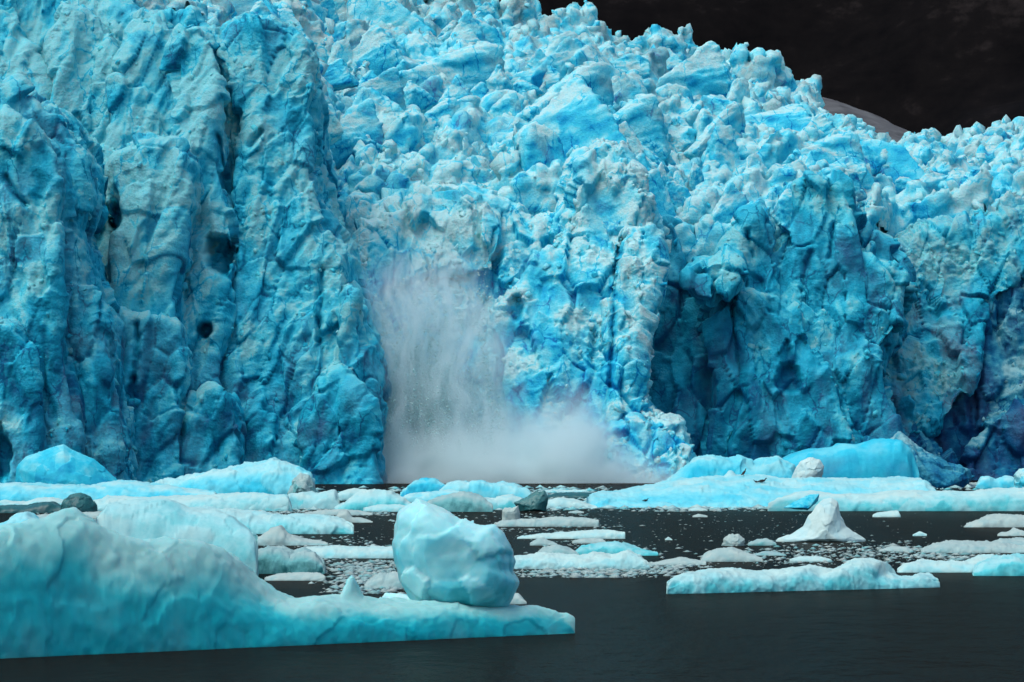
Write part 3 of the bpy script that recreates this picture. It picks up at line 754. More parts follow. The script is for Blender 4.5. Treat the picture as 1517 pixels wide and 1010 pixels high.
# ------------------------------------------------------------------ floating ice
FLOES = 'ice drifting on the water in front of the glacier'
def floe(name, label, cat, mat, top, yw, depth, white=0.15, body=0.55, rough=1.0, nx=None, nv=26, dirt=0.15, flat=0.55, split=0.75, mott=1.0, group=FLOES, seed=0, pw=3.0, cres=1.0, fins=()):
    """floating ice seen broadside: top = crest line (column,row), yw = row of the waterline (number or two ends), depth in metres"""
    top = np.array(top, float)
    x0, x1 = top[0, 0], top[-1, 0]
    yl, yr = (yw, yw) if np.isscalar(yw) else yw
    nx = nx or int(np.clip((x1 - x0) * 0.55, 18, 260))
    u = np.linspace(0, 1, nx); px = x0 + (x1 - x0) * u
    yf = fy(yl + (yr - yl) * u)
    plan = np.clip(1 - np.abs(2 * u - 1) ** 2.6, 0, 1) ** 0.5
    dpt = 0.5 * depth * (0.12 + 0.88 * plan) * (1 + 0.25 * perlin(np.stack([u * 5, u * 0 + seed * 1.7, u * 0], 1)))
    yc = yf + dpt
    crest = CAM_H - (np.interp(px, top[:, 0], top[:, 1]) - HY) * yc / FPX
    crest = np.maximum(crest, 0.04)
    a = np.linspace(-math.pi / 2, math.pi / 2, nv); v = np.sin(a)
    U, A = np.meshgrid(np.arange(nx), v)
    U = U.astype(int)
    prof = (1 - np.abs(A) ** pw) ** flat
    Yg = yc[U] + A * dpt[U] + 0
    Xg = (px[U] - CX) * (yc[U]) / FPX
    mean = fbm(np.stack([u[U].ravel() * 4 + seed, A.ravel() * 1.2, 0 * A.ravel() + seed * .37], 1), 2).reshape(A.shape)
    src = np.clip(px[U] + (x1 - x0) * 0.05 * mean * np.abs(A) * 2.0, x0, x1)
    Zg = np.interp(src, px, crest) * prof
    for fx, ftop, fw, fv in fins:                          # upright spikes standing on the crest
        g = np.clip(1 - np.abs(px[U] - fx) / fw, 0, 1) ** 0.7 * np.exp(-((A - fv) / 0.16) ** 2)
        Zg = Zg + g * ftop
    hmax = crest.max()
    V = np.stack([Xg.ravel(), Yg.ravel(), Zg.ravel()], 1)
    # skirt under water
    Fg = grid_faces(nx, nv)[:, ::1]
    low = V.copy(); low[:, 2] = -0.35 * hmax - 0.15 - 0.3 * low[:, 2]
    n = len(V); allV = np.concatenate([V, low]); Fl = Fg[:, ::-1] + n
    idx = np.arange(n).reshape(nv, nx)
    loop = np.concatenate([idx[0, :], idx[1:, -1], idx[-1, -2::-1], idx[-2:0:-1, 0]])
    nxt = np.roll(loop, -1)
    side = np.stack([nxt, loop, loop + n, nxt + n], 1)
    Fa = np.concatenate([Fg, Fl, side])
    sc_ = float(np.clip(hmax, 0.25, 6)) * cres
    p = allV.astype(np.float32) + seed * 13.7
    N = normals(allV.astype(np.float32), Fa)
    am = rough * sc_ * 0.10
    w = p / sc_ + 0.3 * np.stack([fbm(p / sc_, 2), fbm(p / sc_, 2, off=3.), fbm(p / sc_, 2, off=6.)], 1)
    f1, f2, rv, vec = voronoi(w * np.float32([1.0, 1.0, 1.4]))
    d = am * (0.8 * fbm(p / sc_ * 0.8, 3) + 0.9 * (rv[:, 3] - 0.5) + 0.6 * (f1 - 0.45) + 0.5 * fbm(p / sc_ * 3.2, 3, 0.6))
    edge = np.concatenate([sstep(0, 0.25, plan[U].ravel()), sstep(0, 0.25, plan[U].ravel())])
    allV = allV + N * (d * (0.3 + 0.7 * edge))[:, None]
    Nn = normals(allV, Fa)
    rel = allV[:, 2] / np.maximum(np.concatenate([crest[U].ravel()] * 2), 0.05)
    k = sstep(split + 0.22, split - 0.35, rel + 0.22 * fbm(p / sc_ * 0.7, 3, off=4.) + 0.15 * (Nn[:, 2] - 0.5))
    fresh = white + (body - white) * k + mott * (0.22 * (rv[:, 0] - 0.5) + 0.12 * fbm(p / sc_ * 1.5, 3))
    dirtv = dirt * sstep(0.1, 0.7, fbm(p / sc_, 3, off=15.))
    o = mk(name, allV, Fa, mat, attrs={'fresh': np.clip(fresh, 0, 1), 'dirt': np.clip(dirtv, 0, 1)})
    return tag(o, label, cat, group)

def boulder(name, label, cat, mat, outline, Y, thick, fresh0=0.35, rough=1.0, voxel=None, seed=0, group=FLOES, grad=0.25, foot=True):
    """rounded block: outline (columns, rows) at distance Y with real thickness in metres"""
    pts = np.array(outline, float)
    xz = np.stack([(pts[:, 0] - CX) * Y / FPX, CAM_H - (pts[:, 1] - HY) * Y / FPX], 1)
    c = xz.mean(0); c[1] = xz[:, 1].min() + (0.05 if foot else 0.42) * (xz[:, 1].max() - xz[:, 1].min())
    n = len(xz); V, F = [], []
    rr = np.random.default_rng(seed + 50)
    steps = [(-.5, .50), (-.40, .74), (-.18, .95), (.05, 1.0), (.30, .88), (.5, .55)]     # broad broken facets, not a ball
    if foot: steps = [(-.5, .22), (-.42, .45), (-.22, .80), (.0, 1.0), (.25, .85), (.5, .4)]
    rings = len(steps); hgt_ = xz[:, 1].max() - xz[:, 1].min()
    off = np.array([rr.uniform(-.12, .12), rr.uniform(.0, .14)]) * hgt_
    for yy, s in steps:
        for q in xz:
            g = c + (q - c) * s + off * (1 - s); V.append((g[0], Y + yy * thick, g[1]))
    for k in range(rings - 1):
        for i in range(n):
            j = (i + 1) % n
            F.append([k * n + i, k * n + j, (k + 1) * n + j, (k + 1) * n + i])
    F.append(list(range(n))[::-1]); F.append([(rings - 1) * n + i for i in range(n)])
    h = xz[:, 1].max() - xz[:, 1].min()
    voxel = voxel or h / 45
    V, F, N = remesh(V, F, voxel)
    N = normals(smooth_verts(V, F, 2), F)
    if np.sum((V - V.mean(0)) * N) < 0: N = -N; F = F[:, ::-1].copy(); print('flipped', name)
    p = V + seed * 17.3; w = p / h
    f1, f2, rv, vec = voronoi(w * 2.6 + 0.25 * np.stack([fbm(w * 2, 2), fbm(w * 2, 2, off=3.), fbm(w * 2, 2, off=7.)], 1))
    pl = np.einsum('ij,ij->i', vec, rv[:, :3] - 0.5)
    d = h * rough * (0.04 * fbm(w * 2.2, 3) + 0.13 * pl + 0.02 * (rv[:, 3] - 0.5) + 0.014 * fbm(w * 9, 3, 0.6))
    V = V + N * d[:, None]
    Nn = normals(V, F)
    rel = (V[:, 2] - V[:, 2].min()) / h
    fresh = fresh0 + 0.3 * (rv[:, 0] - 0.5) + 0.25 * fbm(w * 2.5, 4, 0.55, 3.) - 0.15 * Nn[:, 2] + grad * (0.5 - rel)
    o = mk(name, V, F, mat, attrs={'fresh': np.clip(fresh, 0, 1), 'dirt': 0.04 * np.clip(fbm(w * 3, 3, off=9.), 0, 1)})
    return tag(o, label, cat, group)

# --- foreground
floe('iceberg', 'huge frosted teal iceberg nearest the camera with a long low tail', 'iceberg', M_FRONT,
     [(-130, 800), (-60, 790), (0, 780), (30, 776), (75, 770), (110, 766), (130, 774), (160, 790), (200, 800), (240, 795), (290, 800), (330, 814), (370, 845), (410, 876), (432, 886), (470, 884), (505, 880), (540, 884), (570, 888), (640, 893), (700, 895), (760, 897), (795, 899), (815, 903), (832, 911), (843, 922), (851, 936)],
     (982, 938), 5.0, white=0.03, body=0.68, nx=420, nv=90, split=0.72, flat=0.6, pw=2.6, seed=1, rough=0.5, cres=0.5, mott=0.35, fins=[(521, 0.62, 16, 0.0), (110, 0.25, 40, 0.0)])
boulder('ice_boulder', 'rounded pale blue ice boulder perched on the tail of the foreground iceberg', 'ice block', M_BALL,
        [(588, 760), (603, 746), (618, 740), (634, 746), (660, 755), (690, 768), (715, 775), (735, 773), (748, 788), (758, 808), (763, 832), (759, 846), (768, 862), (758, 886), (745, 902), (705, 914), (655, 914), (612, 898), (594, 866), (582, 828), (579, 800), (585, 775)],
        129.6, 3.0, fresh0=0.44, seed=2, rough=0.6, foot=False)
floe('ice_slab', 'thin pale slab leaning against the foot of the perched ice boulder', 'ice slab', M_BALL,
     [(566, 884), (572, 877), (600, 880), (630, 884), (645, 890), (650, 897)], (905, 908), 1.2, white=0.05, body=0.2, seed=3, rough=0.4)
floe('iceberg', 'rounded pale cyan iceberg right behind the foreground hump', 'iceberg', M_WHITE,
     [(142, 800), (145, 768), (160, 748), (200, 739), (250, 740), (280, 752), (320, 757), (345, 766), (370, 782), (378, 800), (381, 840)], 856, 7, white=0.28, body=0.5, nx=150, nv=50, seed=4, rough=0.5, cres=0.7)
floe('iceberg', 'small cyan peak poking up behind the left end of the foreground iceberg', 'iceberg', M_BLUE,
     [(-30, 790), (0, 778), (25, 762), (40, 760), (62, 775), (80, 790)], 812, 5, white=0.2, body=0.4, seed=5)
# --- left group
boulder('iceberg', 'smooth saturated blue dome of ice against the leftmost pillar', 'iceberg', M_BLUE,
        [(20, 728), (24, 692), (38, 676), (72, 663), (94, 657), (112, 668), (140, 679), (158, 695), (175, 712), (180, 728)], 575, 9, fresh0=0.66, seed=6, rough=0.25, grad=0.2)
floe('ice_floe', 'long cyan shelf of ice below the blue dome at the left edge', 'ice floe', M_BLUE,
     [(-60, 722), (0, 716), (60, 717), (130, 720), (170, 714), (190, 712), (230, 718), (270, 722), (320, 730)], 744, 22, white=0.15, body=0.42, seed=7, nx=150, nv=40)
floe('iceberg', 'jagged bright cyan ridge of ice left of the icefall', 'iceberg', M_BLUE,
     [(222, 722), (240, 714), (270, 711), (300, 705), (315, 698), (345, 693), (375, 687), (405, 680), (422, 683), (440, 693), (456, 703), (464, 722)], 735, 16, white=0.12, body=0.5, seed=8, nx=180, nv=60, split=0.8)
boulder('ice_chunk', 'grey green pyramid of ice at the right end of the cyan ridge', 'ice block', M_GREY,
        [(424, 732), (432, 712), (446, 700), (458, 703), (466, 718), (470, 732)], 478, 3, fresh0=0.5, seed=9)
boulder('ice_chunk', 'dark bottle green ice dome left of the white shelf', 'ice block', M_DARK,
        [(88, 760), (92, 742), (104, 732), (120, 729), (134, 735), (144, 748), (146, 760)], 366, 2.5, fresh0=0.5, seed=10, rough=0.6)
floe('ice_chunk', 'low dark green ice hummock beside the bottle green dome', 'ice block', M_DARK,
     [(-10, 752), (10, 748), (40, 749), (62, 744), (78, 743), (92, 750), (98, 757)], 760, 4, white=0.4, body=0.6, seed=11)
floe('ice_floe', 'white hummocky floe between dark green ice and the left edge', 'ice floe', M_WHITE,
     [(-20, 744), (10, 741), (40, 744), (60, 737), (85, 738), (110, 745), (130, 748)], 752, 6, white=0.1, body=0.45, seed=12)
floe('ice_floe', 'broken white shelf below the jagged cyan ridge', 'ice floe', M_WHITE,
     [(95, 756), (130, 744), (160, 735), (200, 737), (240, 736), (290, 735), (330, 732), (370, 730), (400, 732), (428, 738)], 757, 12, white=0.12, body=0.4, seed=13, nx=150, nv=40)
floe('ice_floe', 'thin dirty grey raft under the bottle green dome', 'ice floe', M_GREY,
     [(40, 764), (80, 761), (120, 759), (150, 758), (185, 762)], 768, 4, white=0.1, body=0.3, seed=14, dirt=0.4)
floe('ice_floe', 'long pale cyan floe stretching right from the rounded iceberg', 'ice floe', M_WHITE,
     [(250, 768), (300, 754), (340, 754), (380, 758), (420, 763), (460, 762), (490, 765), (510, 772), (524, 786)], 791, 9, white=0.22, body=0.5, seed=15, nx=160, nv=40)
floe('ice_floe', 'small white block joined to the row left of the icefall foot', 'ice floe', M_WHITE,
     [(362, 750), (380, 740), (400, 733), (425, 734), (432, 750)], 757, 5, white=0.25, body=0.4, seed=16)
floe('ice_floe', 'square-edged pale block right of the grey green pyramid', 'ice floe', M_WHITE,
     [(424, 748), (427, 731), (450, 731), (478, 729), (497, 725), (503, 745)], 754, 6, white=0.18, body=0.42, seed=17)
floe('ice_floe', 'sloping greenish white floe in the row at the icefall foot', 'ice floe', M_WHITE,
     [(494, 754), (510, 744), (528, 730), (550, 726), (580, 729), (600, 737), (612, 748)], 757, 7, white=0.12, body=0.62, seed=18)
floe('ice_floe', 'little white lump behind the sloping greenish floe', 'ice floe', M_WHITE,
     [(490, 735), (505, 728), (525, 723), (545, 727), (560, 735)], 741, 4, white=0.1, body=0.3, seed=19)
floe('ice_floe', 'flat pale green raft just left of the perched boulder top', 'ice floe', M_WHITE,
     [(538, 752), (560, 748), (590, 747), (612, 750)], 758, 4, white=0.2, body=0.4, seed=20)
floe('iceberg', 'small vivid blue dome at the foot of the powder cloud', 'iceberg', M_BLUE,
     [(590, 738), (604, 722), (612, 712), (630, 707), (645, 709), (656, 718), (672, 728)], 736, 5, white=0.2, body=0.72, seed=21, split=0.95)
floe('ice_floe', 'low cyan white apron around the small vivid blue dome', 'ice floe', M_BLUE,
     [(585, 742), (605, 732), (640, 728), (670, 726), (690, 730), (700, 738)], 744, 6, white=0.1, body=0.3, seed=22)
floe('ice_floe', 'jagged cyan floe with many humps below the powder cloud', 'ice floe', M_BLUE,
     [(650, 730), (662, 716), (680, 712), (700, 714), (712, 711), (728, 716), (745, 714), (765, 718), (780, 726), (788, 734)], 740, 8, white=0.12, body=0.35, seed=23)
floe('ice_floe', 'grey green rounded floe just behind the perched boulder', 'ice floe', M_GREY,
     [(625, 752), (645, 738), (670, 731), (695, 729), (712, 734), (725, 745), (730, 754)], 758, 6, white=0.3, body=0.7, seed=24)
floe('ice_floe', 'white crusty floe right of the grey green rounded one', 'ice floe', M_WHITE,
     [(700, 752), (712, 738), (735, 735), (755, 732), (772, 737), (782, 748)], 755, 5, white=0.15, body=0.5, seed=25)
boulder('ice_chunk', 'dark teal wedge of clear ice in front of the powder cloud', 'ice block', M_DARK,
        [(762, 744), (780, 735), (794, 728), (807, 727), (812, 736), (808, 758), (768, 758)], 378, 2.2, fresh0=0.15, seed=26, rough=0.6)
floe('ice_floe', 'small domed white floe right of the dark teal wedge', 'ice floe', M_WHITE,
     [(804, 752), (808, 742), (825, 738), (850, 739), (868, 745), (885, 751)], 753, 5, white=0.05, body=0.2, seed=27)
floe('ice_floe', 'thin dark green sliver behind the domed white floe', 'ice floe', M_DARK,
     [(806, 735), (825, 730), (860, 729), (882, 731), (886, 737)], 738, 5, white=0.4, body=0.6, seed=28)
floe('ice_floe', 'narrow white rim of ice along the edge of the powder cloud', 'ice floe', M_WHITE,
     [(795, 728), (815, 725), (840, 726), (870, 725)], 730, 5, white=0.1, body=0.3, seed=29)
# --- right raft group
floe('iceberg', 'broad white cyan ice raft on which the black birds sit', 'iceberg', M_BLUE,
     [(868, 742), (882, 730), (920, 726), (960, 720), (1000, 712), (1040, 707), (1065, 706), (1085, 705), (1105, 703), (1130, 703), (1160, 708), (1200, 707), (1250, 709), (1300, 708), (1340, 706), (1365, 708), (1380, 722), (1392, 738)],
     752, 34, white=0.14, body=0.3, seed=30, nx=300, nv=70, flat=0.8, pw=2.0, rough=0.7, fins=[(1081, 0.6, 7, 0.0)])
floe('ice_floe', 'low white raft with shadowed teal flank along the right edge', 'ice floe', M_WHITE,
     [(1138, 752), (1150, 738), (1175, 730), (1200, 727), (1240, 731), (1280, 733), (1330, 727), (1380, 727), (1430, 728), (1480, 724), (1520, 722), (1600, 722)],
     757, 9, white=0.1, body=0.55, seed=31, nx=220, nv=50, rough=0.6)
boulder('ice_slab', 'tilted teal slab set in the raft behind the white cone', 'ice slab', M_BLUE,
        [(1160, 752), (1178, 742), (1200, 732), (1214, 731), (1212, 742), (1196, 756)], 372, 2, fresh0=0.6, seed=32, rough=0.4)
floe('iceberg', 'bright blue ridge of ice behind the bird raft', 'iceberg', M_BLUE,
     [(985, 718), (1000, 702), (1020, 688), (1035, 676), (1060, 675), (1078, 680), (1095, 676), (1110, 686), (1130, 680), (1150, 677), (1175, 690), (1185, 712)], 727, 14, white=0.22, body=0.55, seed=33, nx=160, nv=50, split=0.8)
floe('iceberg', 'large smooth teal blue block of ice behind the bird raft', 'iceberg', M_BLUE,
     [(1120, 712), (1150, 684), (1175, 672), (1200, 665), (1230, 663), (1245, 657), (1270, 659), (1290, 653), (1310, 650), (1330, 652), (1345, 665), (1355, 690), (1362, 715)], 724, 18, white=0.55, body=0.74, seed=34, nx=180, nv=60, rough=0.35, pw=5, flat=0.5)
boulder('ice_chunk', 'white rounded ice block in front of the smooth teal block', 'ice block', M_SNOWY,
        [(1170, 712), (1178, 694), (1186, 682), (1200, 677), (1215, 680), (1222, 692), (1218, 706), (1216, 712)], 500, 4, fresh0=0.25, seed=35, rough=0.7)
boulder('iceberg', 'dark blue wedge with a dirty white crest at the undercut wall', 'iceberg', M_NAVY,
        [(1310, 730), (1318, 650), (1330, 640), (1352, 660), (1380, 668), (1412, 685), (1438, 693), (1444, 706), (1430, 730)], 600, 12, fresh0=0.42, seed=36, rough=1.0, grad=0.7)
floe('ice_floe', 'thin grey sheet of rubble at the foot of the undercut wall', 'ice floe', M_GREY,
     [(1370, 717), (1400, 714), (1440, 715), (1480, 714), (1530, 716)], 722, 14, white=0.1, body=0.3, seed=37)
boulder('ice_chunk', 'small teal block at the right edge below the undercut wall', 'ice block', M_BLUE,
        [(1502, 728), (1503, 702), (1510, 693), (1525, 690), (1540, 700), (1542, 728)], 520, 5, fresh0=0.35, seed=38)
floe('ice_floe', 'little humped floe left of the small teal block at the edge', 'ice floe', M_BLUE,
     [(1445, 720), (1452, 707), (1465, 705), (1475, 710), (1490, 705), (1502, 708), (1510, 718)], 724, 6, white=0.2, body=0.45, seed=39)
boulder('iceberg', 'white cone-shaped iceberg standing alone on the dark water', 'iceberg', M_SNOWY,
        [(1148, 806), (1150, 799), (1172, 791), (1190, 779), (1198, 764), (1208, 749), (1220, 739), (1232, 737), (1241, 743), (1245, 764), (1254, 780), (1270, 790), (1282, 799), (1282, 806)], 257, 3.0, fresh0=0.16, seed=40, rough=0.28, grad=0.1, voxel=0.05)
floe('ice_floe', 'small flat white slab right of the white cone', 'ice floe', M_WHITE,
     [(1293, 763), (1300, 759), (1330, 756), (1334, 763)], 766, 2.5, white=0.05, body=0.1, seed=41)
floe('ice_floe', 'tiny white crumb below the flat slab on open water', 'ice floe', M_WHITE,
     [(1352, 792), (1362, 787), (1373, 791)], 794, 1, white=0.1, body=0.2, seed=42)
floe('ice_floe', 'white mound of ice at the right edge on open water', 'ice floe', M_GREY,
     [(1428, 779), (1445, 770), (1465, 763), (1490, 762), (1530, 765), (1560, 770)], 781, 5, white=0.05, body=0.2, seed=43)
floe('ice_floe', 'small pointed grey floe just below the white mound at the right edge', 'ice floe', M_GREY,
     [(1478, 791), (1494, 787), (1503, 782), (1516, 787), (1540, 788)], 794, 3, white=0.05, body=0.2, seed=44)
floe('ice_floe', 'flat grey speckled raft in the right middle distance', 'ice floe', M_GREY,
     [(1365, 814), (1390, 805), (1410, 801), (1440, 803), (1470, 804), (1500, 806), (1520, 809)], 819, 6, white=0.15, body=0.35, seed=45, rough=1.6)
floe('ice_floe', 'grey raft running off the right edge behind the speckled raft', 'ice floe', M_GREY,
     [(1460, 806), (1480, 799), (1510, 797), (1560, 799)], 815, 6, white=0.2, body=0.4, seed=46)
floe('ice_floe', 'small grey hump left of the flat speckled raft', 'ice floe', M_GREY,
     [(1302, 815), (1320, 809), (1340, 810), (1352, 815)], 817, 2, white=0.1, body=0.3, seed=47)
floe('ice_floe', 'long white floe with raised hump reaching to the teal one', 'ice floe', M_WHITE,
     [(1330, 846), (1345, 834), (1365, 829), (1390, 832), (1430, 831), (1455, 822), (1470, 822), (1480, 832), (1490, 842)], 848, 4, white=0.08, body=0.25, seed=48)
floe('ice_floe', 'rounded teal floe cut by the right edge', 'ice floe', M_WHITE,
     [(1442, 846), (1455, 833), (1480, 823), (1520, 822), (1580, 826)], 853, 5, white=0.4, body=0.7, seed=49)
floe('iceberg', 'long low grey teal iceberg with two humps on the near right water', 'iceberg', M_WHITE,
     [(988, 870), (995, 858), (1020, 849), (1050, 844), (1080, 842), (1120, 846), (1160, 843), (1200, 838), (1235, 843), (1262, 829), (1285, 827), (1304, 832), (1312, 849), (1335, 853), (1350, 852), (1362, 847), (1378, 850), (1390, 858), (1391, 868)],
     (880, 870), 4.5, white=0.12, body=0.55, seed=50, nx=260, nv=60, rough=0.8, split=0.78)
boulder('ice_chunk', 'lumpy grey white chunk left of the white cone', 'ice block', M_GREY,
        [(1070, 811), (1071, 798), (1080, 791), (1095, 791), (1104, 798), (1102, 811)], 246, 1.2, fresh0=0.15, seed=51)
floe('ice_chunk', 'faint grey lump between the lumpy chunk and the white cone', 'ice block', M_GREY,
     [(1108, 805), (1120, 799), (1135, 797), (1150, 805)], 808, 1.5, white=0.4, body=0.6, seed=52)
floe('ice_floe', 'crusty grey white floe behind the long two-humped iceberg', 'ice floe', M_GREY,
     [(1038, 828), (1050, 816), (1065, 812), (1085, 811), (1105, 818), (1120, 824), (1130, 830)], 832, 3, white=0.1, body=0.3, seed=53)
floe('ice_floe', 'thin white sliver left of the crusty grey floe', 'ice floe', M_GREY,
     [(962, 834), (990, 829), (1008, 825), (1030, 829), (1046, 832)], 837, 2.5, white=0.05, body=0.2, seed=54)
floe('ice_floe', 'thin bright white sliver behind the two-humped iceberg', 'ice floe', M_WHITE,
     [(1170, 828), (1185, 824), (1215, 824), (1232, 829)], 832, 1.6, white=0.0, body=0.1, seed=55)
floe('ice_floe', 'faint flat grey floe below the base of the white cone', 'ice floe', M_GREY,
     [(1115, 821), (1135, 816), (1155, 818), (1165, 822)], 823, 2, white=0.4, body=0.5, seed=56)
floe('ice_floe', 'tiny white slab below the bird raft left side', 'ice floe', M_WHITE,
     [(1020, 754), (1035, 751), (1048, 755)], 757, 1.6, white=0.05, body=0.1, seed=57)
floe('ice_floe', 'tiny grey slab just under the tiny white one', 'ice floe', M_GREY,
     [(1026, 764), (1035, 761), (1048, 764)], 766, 1.4, white=0.1, body=0.2, seed=58)
floe('ice_floe', 'speck of white ice alone on the dark central water', 'ice floe', M_WHITE,
     [(985, 799), (990, 795), (996, 799)], 800, 0.6, white=0.05, body=0.1, seed=59)
# --- centre
floe('ice_floe', 'flat grey white floe carrying an upright square block', 'ice floe', M_GREY,
     [(732, 775), (745, 771), (770, 769), (800, 768), (830, 765), (860, 767), (887, 770)], 780, 4, white=0.12, body=0.35, seed=60)
boulder('ice_block', 'upright square ice block on the left end of the flat floe', 'ice block', M_GREY,
        [(743, 776), (744, 756), (748, 751), (758, 753), (768, 748), (770, 760), (772, 776)], 316, 1.3, fresh0=0.15, seed=61, rough=0.5, voxel=0.03, foot=False)
floe('ice_floe', 'long thin bright white sliver in the centre', 'ice floe', M_WHITE,
     [(766, 796), (790, 792), (830, 789), (870, 786), (900, 784), (926, 788)], 798, 3, white=0.03, body=0.15, seed=62)
floe('ice_floe', 'small dirty raft under the long thin sliver', 'ice floe', M_GREY,
     [(848, 801), (865, 797), (892, 798), (898, 803)], 805, 2, white=0.1, body=0.3, seed=63, dirt=0.6)
floe('ice_floe', 'teal low iceberg lying behind the white floe right of the boulder', 'ice floe', M_WHITE,
     [(850, 820), (862, 808), (885, 804), (912, 802), (935, 808), (955, 814), (975, 819)], 823, 4, white=0.5, body=0.68, seed=64)
floe('ice_floe', 'sloping grey floe left of the teal low iceberg', 'ice floe', M_GREY,
     [(795, 820), (805, 811), (825, 807), (840, 810), (858, 820)], 824, 3, white=0.2, body=0.4, seed=65)
floe('ice_floe', 'small grey pile behind the sloping grey floe', 'ice floe', M_GREY,
     [(785, 804), (795, 799), (803, 796), (815, 801), (826, 806)], 808, 2, white=0.2, body=0.35, seed=66)
floe('ice_floe', 'bright white humped floe right of the perched boulder', 'ice floe', M_WHITE,
     [(740, 836), (765, 823), (800, 820), (830, 820), (860, 823), (885, 818), (905, 822), (930, 816), (948, 822), (962, 836)], 843, 4, white=0.06, body=0.25, seed=67, nx=150, nv=40, dirt=0.3)
floe('ice_floe', 'white floe with a small peak left of the boulder', 'ice floe', M_GREY,
     [(372, 802), (390, 792), (402, 782), (412, 779), (420, 790), (432, 793), (450, 798), (470, 801), (486, 803)], 808, 4, white=0.1, body=0.35, seed=68)
floe('ice_floe', 'tiny pale block with a thin tail at the end of the long cyan floe', 'ice floe', M_GREY,
     [(494, 770), (502, 758), (515, 756), (520, 767), (535, 768), (552, 772)], 774, 2.5, white=0.1, body=0.25, seed=69)
floe('ice_floe', 'thin grey raft above the long cyan floe', 'ice floe', M_GREY,
     [(450, 760), (475, 756), (500, 754), (530, 756), (552, 760)], 763, 4, white=0.1, body=0.3, seed=70)
floe('iceberg', 'grey iceberg with dark green flank beside the rounded iceberg', 'iceberg', M_GREY,
     [(370, 835), (380, 815), (398, 808), (418, 809), (435, 818), (450, 812), (465, 818), (476, 830), (481, 846)], 850, 4, white=0.35, body=0.85, seed=71, nx=110, nv=40)
floe('ice_floe', 'flat beige white raft under the grey green-flanked iceberg', 'ice floe', M_GREY,
     [(392, 856), (410, 850), (440, 848), (470, 848), (482, 853)], 860, 2.5, white=0.05, body=0.2, seed=72)
floe('ice_floe', 'long smooth white floe left of the perched boulder', 'ice floe', M_WHITE,
     [(436, 822), (450, 812), (480, 809), (500, 808), (530, 810), (560, 809), (600, 810), (620, 816)], 827, 4, white=0.05, body=0.3, seed=73)
floe('ice_floe', 'lumpy grey rubble pile touching the boulder on its left', 'ice floe', M_GREY,
     [(540, 868), (552, 858), (565, 850), (585, 848), (605, 852), (615, 862)], 872, 3, white=0.15, body=0.4, seed=74, rough=1.5)
floe('ice_floe', 'small pale ledge peeping out right of the boulder foot', 'ice floe', M_GREY,
     [(735, 890), (752, 880), (768, 878), (775, 886), (780, 892)], 895, 1.5, white=0.05, body=0.2, seed=75)
floe('ice_floe', 'tiny sliver of ice right of the flat floe with the square block', 'ice floe', M_GREY,
     [(842, 758), (855, 756), (865, 758)], 760, 1.5, white=0.2, body=0.3, seed=76)

# --- brash: crumbs of ice nobody could count
def brash(name, label, zones, n, seed, mat):
    r = np.random.default_rng(seed); C, S = [], []
    for i in range(n):
        x0, x1, y0, y1, s = zones[r.integers(len(zones))]
        row = r.uniform(y0, y1); yy = fy(row); px = x0 + (x1 - x0) * (0.5 + 0.22 * r.normal())
        C.append((wx(px, yy), yy, 0.0)); S.append(s * (0.15 + 0.85 * r.random() ** 3))
    V, F = fragments(np.array(C), np.array(S), seed)
    V[:, 2] = V[:, 2] * 0.38 + 0.01
    nv = len(V); k = np.repeat(r.random(nv // 6), 6)
    o = mk(name, V, F, mat, attrs={'fresh': 0.05 + 0.6 * k, 'dirt': 0.6 * np.repeat(r.random(nv // 6), 6)}, smooth=False)
    return tag(o, label, 'brash ice', kind='stuff')
brash('brash_ice', 'loose grey ice crumbs scattered between the floes', [
    (470, 600, 832, 880, 0.35), (480, 620, 838, 862, 0.3), (740, 1010, 840, 856, 0.35), (900, 1060, 836, 850, 0.3), (1050, 1350, 812, 836, 0.3), (1300, 1517, 812, 830, 0.35),
    (350, 620, 754, 764, 0.5), (880, 1160, 746, 758, 0.5), (40, 200, 756, 768, 0.5), (900, 1400, 760, 800, 0.12), (400, 900, 758, 800, 0.15), (480, 640, 830, 880, 0.3), (760, 960, 838, 856, 0.3), (1150, 1500, 806, 826, 0.3), (380, 620, 795, 850, 0.3), (740, 1010, 800, 850, 0.28), (1000, 1500, 800, 842, 0.28), (60, 620, 752, 775, 0.5), (700, 960, 750, 790, 0.3)], 6500, 21, M_GREY)
brash('brash_ice', 'pale rubble floating along the foot of the glacier front', [
    (-40, 520, 720, 742, 1.3), (200, 620, 736, 758, 0.9), (520, 1000, 722, 734, 1.1), (1000, 1540, 716, 726, 1.1), (860, 1180, 742, 755, 0.9), (640, 900, 735, 756, 0.8)], 3000, 22, M_WHITE)

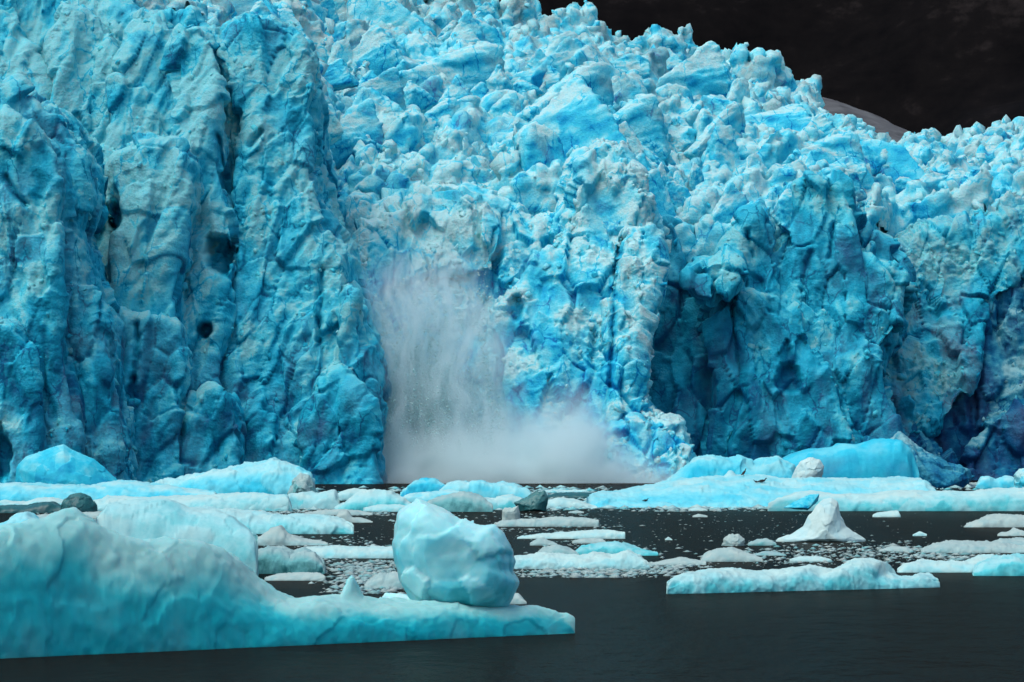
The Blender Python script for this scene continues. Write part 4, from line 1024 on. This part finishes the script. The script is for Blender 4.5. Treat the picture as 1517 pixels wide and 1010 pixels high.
# ------------------------------------------------------------------ birds
def bird(label, px, py, Y, s, rz, sit=False):
    base = np.array([wx(px, Y), Y, wz(py, Y)])
    # spine: tail, body, neck, head
    if sit: path = [(-.46, .10, .01), (-.30, .13, .05), (-.12, .17, .105), (.06, .18, .12), (.20, .20, .09), (.28, .28, .045), (.31, .36, .042), (.36, .40, .05), (.41, .395, .032)]
    else: path = [(-.34, .10, .012), (-.24, .17, .05), (-.10, .28, .10), (.04, .40, .115), (.13, .50, .085), (.17, .60, .045), (.18, .68, .040), (.22, .73, .048), (.27, .725, .03)]
    V, F = [], []
    n = 10; P = np.array(path)
    for i, (x, z, r_) in enumerate(path):
        t = P[min(i + 1, len(P) - 1), :2] - P[max(i - 1, 0), :2]; t /= np.linalg.norm(t)
        for k in range(n):
            a = 2 * math.pi * k / n
            V.append((x - t[1] * math.sin(a) * r_, math.cos(a) * r_ * 1.05, z + t[0] * math.sin(a) * r_))
    for i in range(len(path) - 1):
        for k in range(n):
            F.append([i * n + k, i * n + (k + 1) % n, (i + 1) * n + (k + 1) % n, (i + 1) * n + k])
    F.append(list(range(n))[::-1]); F.append([(len(path) - 1) * n + k for k in range(n)])
    root = tag(empty('bird', base), label, 'bird', 'black birds on the ice')
    root.rotation_euler = (0, 0, rz); root.scale = (s, s, s)
    def part(nm, V, F, mat):
        me = raw_mesh(nm, np.array(V, float), F); me.materials.append(mat)
        o = link(bpy.data.objects.new(nm, me)); o.parent = root; return o
    part('body', V, F, M_BIRD)
    hx, hz = path[-1][0], path[-1][1]
    part('beak', [(hx, .018, hz + .015), (hx, -.018, hz + .015), (hx, 0, hz - .02), (hx + .11, 0, hz - .01)], [[0, 1, 3], [1, 2, 3], [2, 0, 3], [2, 1, 0]], M_BEAK)
    for sy in (-1, 1):
        x = -.02; V = []; h = .12 if sit else .26
        for z in (-.02, h):
            for k in range(5):
                a = 2 * math.pi * k / 5; V.append((x + .014 * math.cos(a), sy * .05 + .014 * math.sin(a), z))
        part('leg', V, [[k, (k + 1) % 5, 5 + (k + 1) % 5, 5 + k] for k in range(5)] + [[4, 3, 2, 1, 0], [5, 6, 7, 8, 9]], M_BEAK)
        w = [(-.40, sy * .02, .12), (-.2, sy * .10, .20), (.0, sy * .125, .33 if not sit else .22), (.1, sy * .11, .42 if not sit else .22), (.05, sy * .13, .30 if not sit else .14), (-.15, sy * .11, .13 if not sit else .10)]
        w2 = [(a, b_ - sy * .025, c) for a, b_, c in w]
        part('wing', w + w2, [list(range(6)), list(range(11, 5, -1))] + [[(i + 1) % 6, i, 6 + i, 6 + (i + 1) % 6] for i in range(6)], M_BIRD)
    return root
BIRDS = [('black bird perched upright on the crest of the ice raft', 1102, 705, 1.0, 0.5, False), ('black bird resting low on the ice raft, right of the others', 1129, 715, 1.15, 0.1, True),
         ('smallest black bird on the ice raft beside the resting one', 1120, 715, 0.7, 2.6, True), ('black bird at the left water edge of the ice raft', 956, 743, 0.8, 0.3, True)]
BIRD_SPOTS = []
dg = bpy.context.evaluated_depsgraph_get(); dg.update()
raft = next(o for o in bpy.data.objects if 'birds sit' in o.get('label', ''))
rm = raft.matrix_world.inverted()
from mathutils import Vector
for lab, px, py, s, rz, sit in BIRDS:
    d = Vector(((px - CX) / FPX, 1, (HY - py) / FPX)).normalized()
    hit, loc, nrm, _ = raft.ray_cast(rm @ cam.location, d)
    if hit:
        w = raft.matrix_world @ loc; Yb = w.y
    else: Yb = 470
    bird(lab, px, py, Yb, s, rz, sit)
    print('bird', hit, Yb)
